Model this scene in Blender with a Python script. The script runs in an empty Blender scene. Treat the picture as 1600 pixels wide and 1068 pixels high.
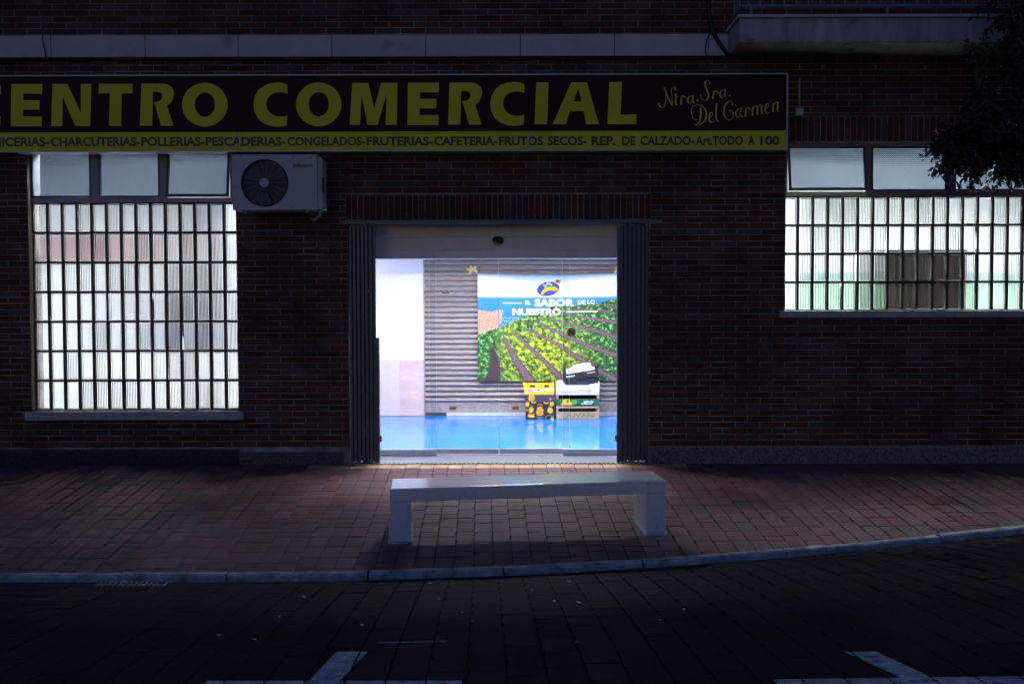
import bpy, bmesh, math, random
from mathutils import Vector, Matrix, noise as mnoise
random.seed(7)
R = math.radians
SC = bpy.context.scene
COL = SC.collection

# ------------------------------------------------------------------ camera
CAM_LOC = Vector((0.0, -10.1, 1.6))
CAM_ROT = Matrix.Rotation(R(90 - 2.06), 4, 'X') @ Matrix.Rotation(R(-0.15), 4, 'Z')
cam_d = bpy.data.cameras.new('camera')
cam_d.sensor_width = 36.0
cam_d.lens = 35.0
cam_d.clip_start = 0.05
cam_d.clip_end = 2000
cam = bpy.data.objects.new('camera', cam_d)
cam.matrix_world = Matrix.Translation(CAM_LOC) @ CAM_ROT
COL.objects.link(cam)
SC.camera = cam

# ------------------------------------------------------------------ dusk sky and weak sun
world = bpy.data.worlds.new('World')
SC.world = world
world.use_nodes = True
wn = world.node_tree.nodes
wl = world.node_tree.links
wn.clear()
w_out = wn.new('ShaderNodeOutputWorld')
w_bg = wn.new('ShaderNodeBackground')
w_sky = wn.new('ShaderNodeTexSky')
w_sky.sky_type = 'NISHITA'
w_sky.sun_disc = False
w_sky.sun_elevation = R(-2.3)
w_sky.sun_rotation = R(195)
w_sky.ozone_density = 3.0
w_bg.inputs['Strength'].default_value = 0.15
wl.new(w_sky.outputs['Color'], w_bg.inputs['Color'])
wl.new(w_bg.outputs['Background'], w_out.inputs['Surface'])
sun_d = bpy.data.lights.new('sun', 'SUN')
sun_d.energy = 0.02
sun_d.angle = R(12)
sun_d.color = (1.0, 0.85, 0.7)
sun = bpy.data.objects.new('sun', sun_d)
sun.rotation_euler = Vector((math.sin(R(15)), math.cos(R(15)), math.tan(R(2.3)))).to_track_quat('-Z', 'Y').to_euler()
COL.objects.link(sun)
SC.view_settings.view_transform = 'Standard'
SC.view_settings.look = 'None'
SC.view_settings.exposure = 3.2
SC.view_settings.gamma = 1.0
SC.view_settings.use_curve_mapping = False
SC.render.engine = 'CYCLES'
SC.cycles.use_denoising = True
SC.cycles.max_bounces = 10
SC.cycles.transmission_bounces = 10
SC.cycles.transparent_max_bounces = 16
SC.cycles.caustics_refractive = True
SC.cycles.sample_clamp_indirect = 6.0

F = 35.0 / 36.0 * 1600


def ray(px, py):
    d = Vector(((px - 800) / F, -(py - 534) / F, -1.0))
    return (CAM_ROT.to_3x3() @ d)


def at(px, py, Y):
    """point on the vertical plane y = Y seen at photograph pixel (px, py)"""
    d = ray(px, py)
    t = (Y - CAM_LOC.y) / d.y
    return CAM_LOC + d * t


def X_(px, Y, py=478):
    return at(px, py, Y).x


def Z_(py, Y, px=800):
    return at(px, py, Y).z


# ------------------------------------------------------------------ materials
MATS = {}


def nodes_of(m):
    return m.node_tree.nodes, m.node_tree.links


def mat(name, col, rough=0.6, var=0.15, scale=8.0, bump=0.0, bscale=60.0, metal=0.0, spec=0.5,
        col2=None, island=0.0, macro=0.0, stain=None, coat=0.0, stretch=None, rough_var=0.1):
    if name in MATS:
        return MATS[name]
    m = bpy.data.materials.new(name)
    m.use_nodes = True
    N, L = nodes_of(m)
    b = N['Principled BSDF']
    b.inputs['Roughness'].default_value = rough
    b.inputs['Metallic'].default_value = metal
    b.inputs['Specular IOR Level'].default_value = spec
    b.inputs['Coat Weight'].default_value = coat
    tc = N.new('ShaderNodeTexCoord')
    geo = N.new('ShaderNodeNewGeometry')
    src = geo.outputs['Position']
    if stretch:
        mp = N.new('ShaderNodeMapping')
        mp.inputs['Scale'].default_value = stretch
        L.new(src, mp.inputs['Vector'])
        src = mp.outputs['Vector']
    n1 = N.new('ShaderNodeTexNoise')
    n1.inputs['Scale'].default_value = scale
    n1.inputs['Detail'].default_value = 8
    n1.inputs['Roughness'].default_value = 0.65
    L.new(src, n1.inputs['Vector'])
    c2 = col2 or tuple(max(0, c * (1 - var * 2)) for c in col)
    mix = N.new('ShaderNodeMix')
    mix.data_type = 'RGBA'
    mix.inputs['A'].default_value = (*c2, 1)
    mix.inputs['B'].default_value = (*[min(1, c * (1 + var)) for c in col], 1)
    rmp = N.new('ShaderNodeMapRange')
    rmp.inputs['From Min'].default_value = 0.3
    rmp.inputs['From Max'].default_value = 0.7
    L.new(n1.outputs['Fac'], rmp.inputs['Value'])
    L.new(rmp.outputs['Result'], mix.inputs['Factor'])
    out = mix.outputs['Result']
    if island > 0:
        oi = N.new('ShaderNodeObjectInfo')
        ad = N.new('ShaderNodeMath')
        ad.operation = 'ADD'
        L.new(geo.outputs['Random Per Island'], ad.inputs[0])
        L.new(oi.outputs['Random'], ad.inputs[1])
        fr = N.new('ShaderNodeMath')
        fr.operation = 'FRACT'
        L.new(ad.outputs[0], fr.inputs[0])
        hs = N.new('ShaderNodeHueSaturation')
        mr = N.new('ShaderNodeMapRange')
        mr.inputs['To Min'].default_value = 1 - island
        mr.inputs['To Max'].default_value = 1 + island
        L.new(fr.outputs[0], mr.inputs['Value'])
        L.new(mr.outputs['Result'], hs.inputs['Value'])
        m2 = N.new('ShaderNodeMath')
        m2.operation = 'MULTIPLY'
        m2.inputs[1].default_value = 7.31
        L.new(fr.outputs[0], m2.inputs[0])
        f2 = N.new('ShaderNodeMath')
        f2.operation = 'FRACT'
        L.new(m2.outputs[0], f2.inputs[0])
        mr2 = N.new('ShaderNodeMapRange')
        mr2.inputs['To Min'].default_value = 1 - 1.2 * island
        mr2.inputs['To Max'].default_value = 1 + 0.6 * island
        L.new(f2.outputs[0], mr2.inputs['Value'])
        L.new(mr2.outputs['Result'], hs.inputs['Saturation'])
        mr3 = N.new('ShaderNodeMapRange')
        mr3.inputs['To Min'].default_value = 0.5 - 0.035 * island
        mr3.inputs['To Max'].default_value = 0.5 + 0.035 * island
        L.new(f2.outputs[0], mr3.inputs['Value'])
        L.new(mr3.outputs['Result'], hs.inputs['Hue'])
        L.new(out, hs.inputs['Color'])
        out = hs.outputs['Color']
    if macro > 0:
        n4 = N.new('ShaderNodeTexNoise')
        n4.inputs['Scale'].default_value = 1.1
        n4.inputs['Detail'].default_value = 6
        n4.inputs['Roughness'].default_value = 0.6
        L.new(geo.outputs['Position'], n4.inputs['Vector'])
        r4 = N.new('ShaderNodeMapRange')
        r4.inputs['From Min'].default_value = 0.32
        r4.inputs['From Max'].default_value = 0.68
        r4.inputs['To Min'].default_value = 1 - macro
        r4.inputs['To Max'].default_value = 1 + macro * 0.7
        L.new(n4.outputs['Fac'], r4.inputs['Value'])
        vm = N.new('ShaderNodeVectorMath')
        vm.operation = 'SCALE'
        L.new(out, vm.inputs[0])
        L.new(r4.outputs['Result'], vm.inputs['Scale'])
        out = vm.outputs[0]
    if stain:
        n3 = N.new('ShaderNodeTexNoise')
        n3.inputs['Scale'].default_value = stain[1]
        n3.inputs['Detail'].default_value = 5
        L.new(geo.outputs['Position'], n3.inputs['Vector'])
        r3 = N.new('ShaderNodeMapRange')
        r3.inputs['From Min'].default_value = stain[2]
        r3.inputs['From Max'].default_value = stain[2] + 0.12
        L.new(n3.outputs['Fac'], r3.inputs['Value'])
        mx = N.new('ShaderNodeMix')
        mx.data_type = 'RGBA'
        mx.inputs['B'].default_value = (*stain[0], 1)
        L.new(r3.outputs['Result'], mx.inputs['Factor'])
        L.new(out, mx.inputs['A'])
        out = mx.outputs['Result']
    L.new(out, b.inputs['Base Color'])
    if rough_var > 0:
        rr = N.new('ShaderNodeMapRange')
        rr.inputs['To Min'].default_value = max(0.03, rough - rough_var)
        rr.inputs['To Max'].default_value = min(1, rough + rough_var)
        L.new(n1.outputs['Fac'], rr.inputs['Value'])
        L.new(rr.outputs['Result'], b.inputs['Roughness'])
    if bump > 0:
        n2 = N.new('ShaderNodeTexNoise')
        n2.inputs['Scale'].default_value = bscale
        n2.inputs['Detail'].default_value = 6
        L.new(src, n2.inputs['Vector'])
        bp = N.new('ShaderNodeBump')
        bp.inputs['Strength'].default_value = bump
        bp.inputs['Distance'].default_value = 0.01
        L.new(n2.outputs['Fac'], bp.inputs['Height'])
        L.new(bp.outputs['Normal'], b.inputs['Normal'])
    MATS[name] = m
    return m


def emit_mat(name, col, strength):
    m = bpy.data.materials.new(name)
    m.use_nodes = True
    N, L = nodes_of(m)
    N.clear()
    o = N.new('ShaderNodeOutputMaterial')
    e = N.new('ShaderNodeEmission')
    e.inputs['Color'].default_value = (*col, 1)
    e.inputs['Strength'].default_value = strength
    L.new(e.outputs[0], o.inputs['Surface'])
    MATS[name] = m
    return m


def clear_glass(name, tint=(0.96, 0.98, 1.0), gloss=0.06):
    m = bpy.data.materials.new(name)
    m.use_nodes = True
    N, L = nodes_of(m)
    N.clear()
    o = N.new('ShaderNodeOutputMaterial')
    t = N.new('ShaderNodeBsdfTransparent')
    t.inputs['Color'].default_value = (*tint, 1)
    g = N.new('ShaderNodeBsdfGlossy')
    g.inputs['Roughness'].default_value = 0.02
    lw = N.new('ShaderNodeLayerWeight')
    pw_ = N.new('ShaderNodeMath')
    pw_.operation = 'POWER'
    pw_.inputs[1].default_value = 5.0
    L.new(lw.outputs['Facing'], pw_.inputs[0])
    ma = N.new('ShaderNodeMath')
    ma.operation = 'MULTIPLY_ADD'
    ma.inputs[1].default_value = 0.9
    ma.inputs[2].default_value = 0.035
    L.new(pw_.outputs[0], ma.inputs[0])
    mx = N.new('ShaderNodeMixShader')
    L.new(ma.outputs[0], mx.inputs['Fac'])
    L.new(t.outputs[0], mx.inputs[1])
    L.new(g.outputs[0], mx.inputs[2])
    L.new(mx.outputs[0], o.inputs['Surface'])
    MATS[name] = m
    return m


def block_glass(name, rough=0.12, tint=(0.93, 0.96, 0.97), dirt=True, bump_scale=None):
    m = bpy.data.materials.new(name)
    m.use_nodes = True
    N, L = nodes_of(m)
    b = N['Principled BSDF']
    b.inputs['Base Color'].default_value = (*tint, 1)
    b.inputs['Roughness'].default_value = rough
    b.inputs['IOR'].default_value = 1.33
    b.inputs['Transmission Weight'].default_value = 1.0
    geo = N.new('ShaderNodeNewGeometry')
    if bump_scale:
        # small square dimples of pressed pattern glass
        sx = N.new('ShaderNodeTexWave')
        sx.bands_direction = 'X'
        sx.inputs['Scale'].default_value = bump_scale
        sz = N.new('ShaderNodeTexWave')
        sz.bands_direction = 'Z'
        sz.inputs['Scale'].default_value = bump_scale
        L.new(geo.outputs['Position'], sx.inputs['Vector'])
        L.new(geo.outputs['Position'], sz.inputs['Vector'])
        mu = N.new('ShaderNodeMath')
        mu.operation = 'MULTIPLY'
        L.new(sx.outputs['Fac'], mu.inputs[0])
        L.new(sz.outputs['Fac'], mu.inputs[1])
        bp = N.new('ShaderNodeBump')
        bp.inputs['Strength'].default_value = 0.35
        bp.inputs['Distance'].default_value = 0.006
        L.new(mu.outputs[0], bp.inputs['Height'])
        L.new(bp.outputs['Normal'], b.inputs['Normal'])
    if dirt:
        n = N.new('ShaderNodeTexNoise')
        n.inputs['Scale'].default_value = 38
        n.inputs['Detail'].default_value = 9
        n.inputs['Roughness'].default_value = 0.75
        L.new(geo.outputs['Position'], n.inputs['Vector'])
        r = N.new('ShaderNodeMapRange')
        r.inputs['From Min'].default_value = 0.69
        r.inputs['From Max'].default_value = 0.74
        L.new(n.outputs['Fac'], r.inputs['Value'])
        d = N.new('ShaderNodeBsdfDiffuse')
        d.inputs['Color'].default_value = (0.07, 0.06, 0.05, 1)
        mx = N.new('ShaderNodeMixShader')
        out = N['Material Output']
        L.new(r.outputs['Result'], mx.inputs['Fac'])
        L.new(b.outputs[0], mx.inputs[1])
        L.new(d.outputs[0], mx.inputs[2])
        L.new(mx.outputs[0], out.inputs['Surface'])
    MATS[name] = m
    return m


M_brick = mat('brick', (0.112, 0.030, 0.026), 0.85, 0.2, 30, 0.5, 90, island=0.28, macro=0.4, col2=(0.058, 0.019, 0.018), spec=0.2,
              stain=((0.20, 0.17, 0.16), 7.0, 0.70))
M_mortar = mat('mortar', (0.29, 0.265, 0.25), 0.9, 0.3, 4, 0.7, 120, spec=0.15, macro=0.45, col2=(0.06, 0.055, 0.055))
M_plinth = mat('rough_render', (0.24, 0.195, 0.18), 0.95, 0.35, 45, 1.0, 70, spec=0.2, col2=(0.035, 0.03, 0.03))
M_conc = mat('band_concrete', (0.46, 0.45, 0.45), 0.8, 0.08, 4, 0.25, 60, stain=((0.26, 0.25, 0.25), 2.3, 0.62))
M_balc = mat('balcony_concrete', (0.34, 0.335, 0.34), 0.85, 0.22, 3, 0.3, 60, stretch=(4, 4, 0.7),
             stain=((0.13, 0.125, 0.12), 3.5, 0.60))
M_sill = mat('sill_stone', (0.36, 0.34, 0.33), 0.55, 0.12, 20, 0.2, 80)
M_bench = mat('bench_concrete', (0.74, 0.72, 0.71), 0.17, 0.06, 22, 0.0, 160, stain=((0.47, 0.45, 0.43), 9, 0.61), rough_var=0.10, spec=0.6)
M_paver = mat('red_paver', (0.165, 0.066, 0.072), 0.7, 0.15, 25, 0.35, 110, island=0.15, macro=0.3, spec=0.3, col2=(0.11, 0.045, 0.050),
              stain=((0.10, 0.08, 0.075), 3.0, 0.60))
M_tanglow = mat('tan_glow_paver', (0.46, 0.30, 0.155), 0.65, 0.15, 25, 0.3, 110, island=0.12, col2=(0.31, 0.20, 0.11))  # tan pavers by the door, warm door glow put into their colour
M_bed = mat('paving_bed', (0.05, 0.030, 0.030), 0.95, 0.2, 20, 0.5, 90)
M_kerb = mat('kerb_concrete', (0.46, 0.45, 0.45), 0.85, 0.3, 9, 0.8, 70, spec=0.2, stain=((0.15, 0.15, 0.155), 5.5, 0.60))
M_sett = mat('road_block', (0.011, 0.0145, 0.024), 0.8, 0.22, 18, 0.5, 100, island=0.15, macro=0.45, spec=0.10, col2=(0.0055, 0.0075, 0.013), stretch=(1, 3.5, 1))
M_roadbed = mat('road_bed', (0.007, 0.007, 0.008), 0.95, 0.2, 20, 0.5, 80)
M_paint = mat('road_paint', (0.50, 0.52, 0.56), 0.8, 0.25, 14, 0.4, 90, spec=0.2, stain=((0.09, 0.09, 0.10), 16, 0.58))
M_paint_worn = mat('road_paint_worn', (0.22, 0.23, 0.25), 0.8, 0.2, 20, 0.4, 90, stain=((0.085, 0.086, 0.09), 22, 0.47))
M_darkjoint = mat('window_joint', (0.035, 0.033, 0.032), 0.9, 0.2, 30, 0.5, 90)
M_frame_l = mat('frame_grey_blue', (0.24, 0.25, 0.31), 0.45, 0.08, 20)
M_frame_sash = mat('sash_dark', (0.055, 0.06, 0.075), 0.4, 0.1, 20)
M_frame_r = mat('frame_brown', (0.20, 0.165, 0.145), 0.5, 0.1, 20)
M_block = block_glass('glass_block', 0.10)
M_pattern = block_glass('pattern_glass', 0.07, (0.36, 0.44, 0.54), False, 16)
M_clear = clear_glass('door_glass')
M_signdark = mat('sign_maroon', (0.026, 0.007, 0.011), 0.5, 0.1, 3, spec=0.12)
M_signyel = mat('sign_yellow', (0.64, 0.60, 0.03), 0.45, 0.06, 2, spec=0.12)
M_signpale = mat('sign_pale_yellow', (0.64, 0.57, 0.10), 0.45, 0.06, 2, spec=0.12)
M_alu = mat('aluminium', (0.36, 0.35, 0.35), 0.45, 0.12, 9, metal=0.4)
M_signtext = mat('sign_text', (0.03, 0.022, 0.016), 0.5, 0.1, 10)
M_ac = mat('ac_casing', (0.40, 0.41, 0.43), 0.5, 0.05, 6, stain=((0.29, 0.29, 0.30), 5, 0.63))
M_acdark = mat('ac_dark', (0.03, 0.032, 0.035), 0.5, 0.1, 10)
M_gate = mat('gate_steel', (0.10, 0.11, 0.13), 0.45, 0.15, 25, 0.1, 60, metal=0.35)
M_header = mat('door_header', (0.66, 0.66, 0.66), 0.45, 0.05, 6)
M_rail = mat('door_rail', (0.66, 0.66, 0.72), 0.3, 0.05, 12, metal=0.2)
M_black = mat('black_plastic', (0.02, 0.02, 0.022), 0.4, 0.1, 10)
M_hallwall = mat('hall_wall_white', (0.86, 0.83, 0.84), 0.6, 0.03, 3)
M_marble = mat('marble_tile', (0.68, 0.50, 0.47), 0.25, 0.07, 2.6, col2=(0.55, 0.40, 0.38), stretch=(1.0, 1, 2.6))
M_marble2 = mat('marble_tile_pale', (0.68, 0.56, 0.58), 0.25, 0.04, 2.2, col2=(0.62, 0.50, 0.52))
M_hallfloor = mat('blue_floor', (0.012, 0.22, 0.66), 0.13, 0.05, 1.6, col2=(0.014, 0.24, 0.68), spec=0.4, rough_var=0.0)
M_thresh = mat('threshold_stone', (0.60, 0.60, 0.60), 0.35, 0.08, 8)
M_shutter = mat('shutter_metal', (0.45, 0.385, 0.35), 0.45, 0.2, 30, 0.1, 60, metal=0.35, stretch=(0.25, 1, 4))
M_shutdark = mat('shutter_base', (0.40, 0.33, 0.31), 0.5, 0.2, 20, metal=0.3, stain=((0.36, 0.16, 0.05), 4, 0.60))
M_ceil = mat('ceiling', (0.72, 0.73, 0.75), 0.8, 0.03, 3)
M_cable = mat('cable', (0.018, 0.018, 0.02), 0.6, 0.1, 10)
M_pvc = mat('grey_pvc', (0.42, 0.41, 0.40), 0.5, 0.06, 10)
M_iron = mat('rail_iron', (0.16, 0.165, 0.18), 0.5, 0.15, 20)
M_bark = mat('bark', (0.10, 0.075, 0.055), 0.9, 0.3, 20, 0.8, 50, stretch=(1, 1, 0.3))
M_leaf = mat('leaf', (0.018, 0.028, 0.011), 0.7, 0.2, 6, island=0.3)
M_white = mat('white_print', (0.9, 0.9, 0.9), 0.6, 0.02, 5)

# ------------------------------------------------------------------ mesh helpers


class MB:
    def __init__(self):
        self.v = []
        self.f = []

    def box(self, x0, x1, y0, y1, z0, z1, M=None):
        b = len(self.v)
        for p in ((x0, y0, z0), (x1, y0, z0), (x1, y1, z0), (x0, y1, z0), (x0, y0, z1), (x1, y0, z1), (x1, y1, z1), (x0, y1, z1)):
            self.v.append(tuple(M @ Vector(p)) if M else p)
        for q in ((0, 3, 2, 1), (4, 5, 6, 7), (0, 1, 5, 4), (1, 2, 6, 5), (2, 3, 7, 6), (3, 0, 4, 7)):
            self.f.append(tuple(b + i for i in q))
        return self

    def tube(self, pts, r, n=8, cap=True):
        pts = [Vector(p) for p in pts]
        rr = r if isinstance(r, (list, tuple)) else [r] * len(pts)
        b0 = len(self.v)
        prev = None
        for i, p in enumerate(pts):
            d = (pts[min(i + 1, len(pts) - 1)] - pts[max(i - 1, 0)]).normalized()
            a = prev if prev is not None else (Vector((0, 0, 1)) if abs(d.z) < 0.9 else Vector((1, 0, 0)))
            u = (a - d * a.dot(d))
            if u.length < 1e-6:
                u = d.orthogonal()
            u.normalize()
            w = d.cross(u)
            prev = u
            for k in range(n):
                t = 2 * math.pi * k / n
                self.v.append(tuple(p + (u * math.cos(t) + w * math.sin(t)) * rr[i]))
        for i in range(len(pts) - 1):
            for k in range(n):
                a = b0 + i * n + k
                c = b0 + i * n + (k + 1) % n
                self.f.append((a, c, c + n, a + n))
        if cap:
            self.f.append(tuple(b0 + k for k in reversed(range(n))))
            e = b0 + (len(pts) - 1) * n
            self.f.append(tuple(e + k for k in range(n)))
        return self

    def prism(self, poly, y0, y1):
        """poly of (x, z) counter-clockwise seen from -y, extruded y0 (front) to y1"""
        b = len(self.v)
        n = len(poly)
        for x, z in poly:
            self.v.append((x, y0, z))
        for x, z in poly:
            self.v.append((x, y1, z))
        self.f.append(tuple(b + i for i in range(n)))
        self.f.append(tuple(b + n + i for i in reversed(range(n))))
        for i in range(n):
            j = (i + 1) % n
            self.f.append((b + j, b + i, b + n + i, b + n + j))
        return self

    def brick(self, x0, x1, y0, y1, z0, z1, c=0.004, M=None):
        """front-facing piece with chamfered front edges"""
        b = len(self.v)
        P = [(x0, y1, z0), (x1, y1, z0), (x1, y1, z1), (x0, y1, z1),
             (x0, y0 + c, z0), (x1, y0 + c, z0), (x1, y0 + c, z1), (x0, y0 + c, z1),
             (x0 + c, y0, z0 + c), (x1 - c, y0, z0 + c), (x1 - c, y0, z1 - c), (x0 + c, y0, z1 - c)]
        for p in P:
            self.v.append(tuple(M @ Vector(p)) if M else p)
        self.f.append(tuple(b + i for i in (8, 9, 10, 11)))
        for i in range(4):
            j = (i + 1) % 4
            self.f.append((b + 4 + i, b + 4 + j, b + 8 + j, b + 8 + i))
            self.f.append((b + i, b + j, b + 4 + j, b + 4 + i))
        return self

    def mesh(self, name):
        me = bpy.data.meshes.new(name)
        me.from_pydata(self.v, [], self.f)
        me.update()
        return me

    def build(self, name, m, parent=None, smooth=False, bevel=0.0, seg=2):
        me = self.mesh(name)
        if bevel > 0:
            bm = bmesh.new()
            bm.from_mesh(me)
            bmesh.ops.bevel(bm, geom=[e for e in bm.edges if len(e.link_faces) == 2 and e.calc_face_angle(0) > 0.6],
                            offset=bevel, segments=seg, profile=0.6, affect='EDGES', clamp_overlap=True)
            bm.to_mesh(me)
            bm.free()
        return link(name, me, m, parent, smooth)


def link(name, me, m, parent=None, smooth=False):
    o = bpy.data.objects.new(name, me)
    if m is not None and len(me.materials) == 0:
        me.materials.append(m)
    if smooth:
        for p in me.polygons:
            p.use_smooth = True
    COL.objects.link(o)
    if parent is not None:
        o.parent = parent
        o.matrix_parent_inverse = Matrix.Identity(4)
        wm = parent_world(parent)
        if wm is not None:
            o.matrix_local = wm.inverted()
    return o


WORLD = {}


def parent_world(p):
    """meshes are written in world coordinates; a child cancels the location of its thing"""
    return WORLD.get(p.name)


def empty(name, loc=(0, 0, 0)):
    o = bpy.data.objects.new(name, None)
    o.empty_display_size = 0.1
    o.location = loc
    COL.objects.link(o)
    WORLD[o.name] = Matrix.Translation(Vector(loc))
    return o


def tag(o, label=None, cat=None, group=None, kind=None):
    if label:
        o['label'] = label
    if cat:
        o['category'] = cat
    if group:
        o['group'] = group
    if kind:
        o['kind'] = kind
    return o


def curve_mesh(name, polys, extrude=0.0):
    """filled 2-D curve (holes by even-odd) to a mesh in the xy plane"""
    cu = bpy.data.curves.new(name, 'CURVE')
    cu.dimensions = '2D'
    cu.fill_mode = 'BOTH'
    cu.extrude = extrude
    for P in polys:
        s = cu.splines.new('POLY')
        s.points.add(len(P) - 1)
        for i, (x, y) in enumerate(P):
            s.points[i].co = (x, y, 0, 1)
        s.use_cyclic_u = True
    o = bpy.data.objects.new(name, cu)
    COL.objects.link(o)
    bpy.context.view_layer.update()
    dg = bpy.context.evaluated_depsgraph_get()
    me = bpy.data.meshes.new_from_object(o.evaluated_get(dg))
    bpy.data.objects.remove(o)
    me.name = name
    return me


CAPH = []


def cap_height():
    if not CAPH:
        cu = bpy.data.curves.new('cap', 'FONT')
        cu.body = 'H'
        o = bpy.data.objects.new('cap', cu)
        COL.objects.link(o)
        bpy.context.view_layer.update()
        me = bpy.data.meshes.new_from_object(o.evaluated_get(bpy.context.evaluated_depsgraph_get()))
        CAPH.append(max(v_.co.y for v_ in me.vertices))
        bpy.data.objects.remove(o)
    return CAPH[0]


def text_mesh(name, body, x0, x1, z0, h, Y, bold=0.0, extrude=0.001, spacing=1.0, caps='H', shear=0.0):
    """built-in font text fitted between x0 and x1, cap height h, baseline z0, facing -y at plane Y"""
    cu = bpy.data.curves.new(name, 'FONT')
    cu.body = body
    cu.size = 1.0
    cu.offset = bold
    cu.extrude = 0
    cu.shear = shear
    cu.space_character = spacing
    cu.resolution_u = 3
    o = bpy.data.objects.new(name, cu)
    COL.objects.link(o)
    bpy.context.view_layer.update()
    dg = bpy.context.evaluated_depsgraph_get()
    me = bpy.data.meshes.new_from_object(o.evaluated_get(dg))
    bpy.data.objects.remove(o)
    xs = [v.co.x for v in me.vertices]
    if not xs:
        return me
    a, b = min(xs), max(xs)
    sx = (x1 - x0) / (b - a)
    sz = h / cap_height()
    for v in me.vertices:
        x, y = v.co.x, v.co.y
        v.co = (x0 + (x - a) * sx, Y, z0 + y * sz)
    me.name = name
    return me


def to_front(me, Y, fx=lambda x, y: (x, y)):
    """curve mesh in xy -> facing -y in xz"""
    for v in me.vertices:
        x, y, z = v.co
        X, Z = fx(x, y)
        v.co = (X, Y - z, Z)
    return me


def ellipse(cx, cy, rx, ry, n=24, rot=0.0, a0=0, a1=360):
    out = []
    for k in range(n + (0 if abs(a1 - a0) >= 360 else 1)):
        t = R(a0 + (a1 - a0) * k / n)
        x, y = rx * math.cos(t), ry * math.sin(t)
        out.append((cx + x * math.cos(rot) - y * math.sin(rot), cy + x * math.sin(rot) + y * math.cos(rot)))
    return out


# ------------------------------------------------------------------ ground: pavement, kerb, road
SLOPE = 0.086


def zpave(y):
    return SLOPE * min(0.0, y) if y < 0 else 0.0


def on_pave(px, py):
    d = ray(px, py)
    # z = SLOPE*y
    t = (SLOPE * CAM_LOC.y - CAM_LOC.z) / (d.z - SLOPE * d.y)
    return CAM_LOC + d * t


KPX = [(0, 894), (300, 894), (540, 892), (780, 884.5), (1000, 873), (1220, 857), (1440, 836), (1600, 820)]
KP = [on_pave(*p) for p in KPX]


def ykerb(x):
    """y of the kerb's inner top edge"""
    if x <= KP[0].x:
        return KP[0].y
    for a, b in zip(KP, KP[1:]):
        if x <= b.x:
            t = (x - a.x) / (b.x - a.x)
            return a.y + (b.y - a.y) * t
    a, b = KP[-2], KP[-1]
    m_ = (b.y - a.y) / (b.x - a.x)
    return b.y + (x - b.x) * m_ * math.exp(-(x - b.x) * 0.25)


KW, KH = 0.075, 0.036


def zroad(x, y):
    yk = ykerb(x) - KW
    t = yk - y
    zb = zpave(ykerb(max(-6, min(6, x)))) - KH - 0.01
    t = max(0.0, t)
    if t <= 3.4:
        r = 0.165 * t - 0.0125 * t * t
    else:
        r0 = 0.165 * 3.4 - 0.0125 * 3.4 ** 2
        s0 = 0.165 - 0.025 * 3.4
        u = min(t - 3.4, 2.0)
        r = r0 + s0 * u - s0 / 4.0 * u * u
    return zb + r


def sheet(name, xs, ys, zf, m, kind='structure', dz=0.0):
    v = [(x, y, zf(x, y) + dz) for y in ys for x in xs]
    nx = len(xs)
    f = [(j * nx + i, j * nx + i + 1, (j + 1) * nx + i + 1, (j + 1) * nx + i) for j in range(len(ys) - 1) for i in range(nx - 1)]
    me = bpy.data.meshes.new(name)
    me.from_pydata(v, [], f)
    me.update()
    o = link(name, me, m)
    o['kind'] = kind
    return o


def frange(a, b, n):
    return [a + (b - a) * i / n for i in range(n + 1)]


# ground far sheet (earth under everything, reaches the horizon)
sheet('ground', [-900, -30, 30, 900], [-900, -30, 30, 900], lambda x, y: -1.2, M_roadbed)
# pavement bed: follows the kerb line
xs = frange(-14, 14, 140)
v = []
f = []
for i, x in enumerate(xs):
    for s in range(7):
        y = 0.25 + (ykerb(x) - 0.25) * s / 6
        v.append((x, y, zpave(y) - 0.014))
for i in range(len(xs) - 1):
    for s in range(6):
        a = i * 7 + s
        f.append((a, a + 1, a + 8, a + 7))
me = bpy.data.meshes.new('pavement')
me.from_pydata(v, [], f)
pavement = link('pavement', me, M_bed)
pavement['kind'] = 'structure'
# road bed
v = []
f = []
NS = 26
for i, x in enumerate(xs):
    yk = ykerb(x) - KW + 0.02
    for s in range(NS + 1):
        y = yk + (-24 - yk) * (s / NS) ** 1.8
        v.append((x, y, zroad(x, y) - 0.010))
for i in range(len(xs) - 1):
    for s in range(NS):
        a = i * (NS + 1) + s
        f.append((a, a + 1, a + NS + 2, a + NS + 1))
me = bpy.data.meshes.new('road')
me.from_pydata(v, [], f)
road = link('road', me, M_roadbed)
road['kind'] = 'structure'

SKEW = -0.029   # paving columns run very slightly askew to the facade


def paver_variant(w, l, h=0.016, c=0.0035, seed=0):
    rnd = random.Random(seed)
    j = lambda a: rnd.uniform(-a, a)
    m = MB()
    b = [(-w / 2, -l / 2), (w / 2, -l / 2), (w / 2, l / 2), (-w / 2, l / 2)]
    b = [(x + j(0.0012), y + j(0.0015)) for x, y in b]
    for x, y in b:
        m.v.append((x, y, -h))
    for x, y in b:
        m.v.append((x, y, -c))
    for x, y in b:
        m.v.append((x - math.copysign(c, x), y - math.copysign(c, y), j(0.0005)))
    for i in range(4):
        k = (i + 1) % 4
        m.f.append((i, k, 4 + k, 4 + i))
        m.f.append((4 + i, 4 + k, 8 + k, 8 + i))
    m.f.append((8, 9, 10, 11))
    return m


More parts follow.
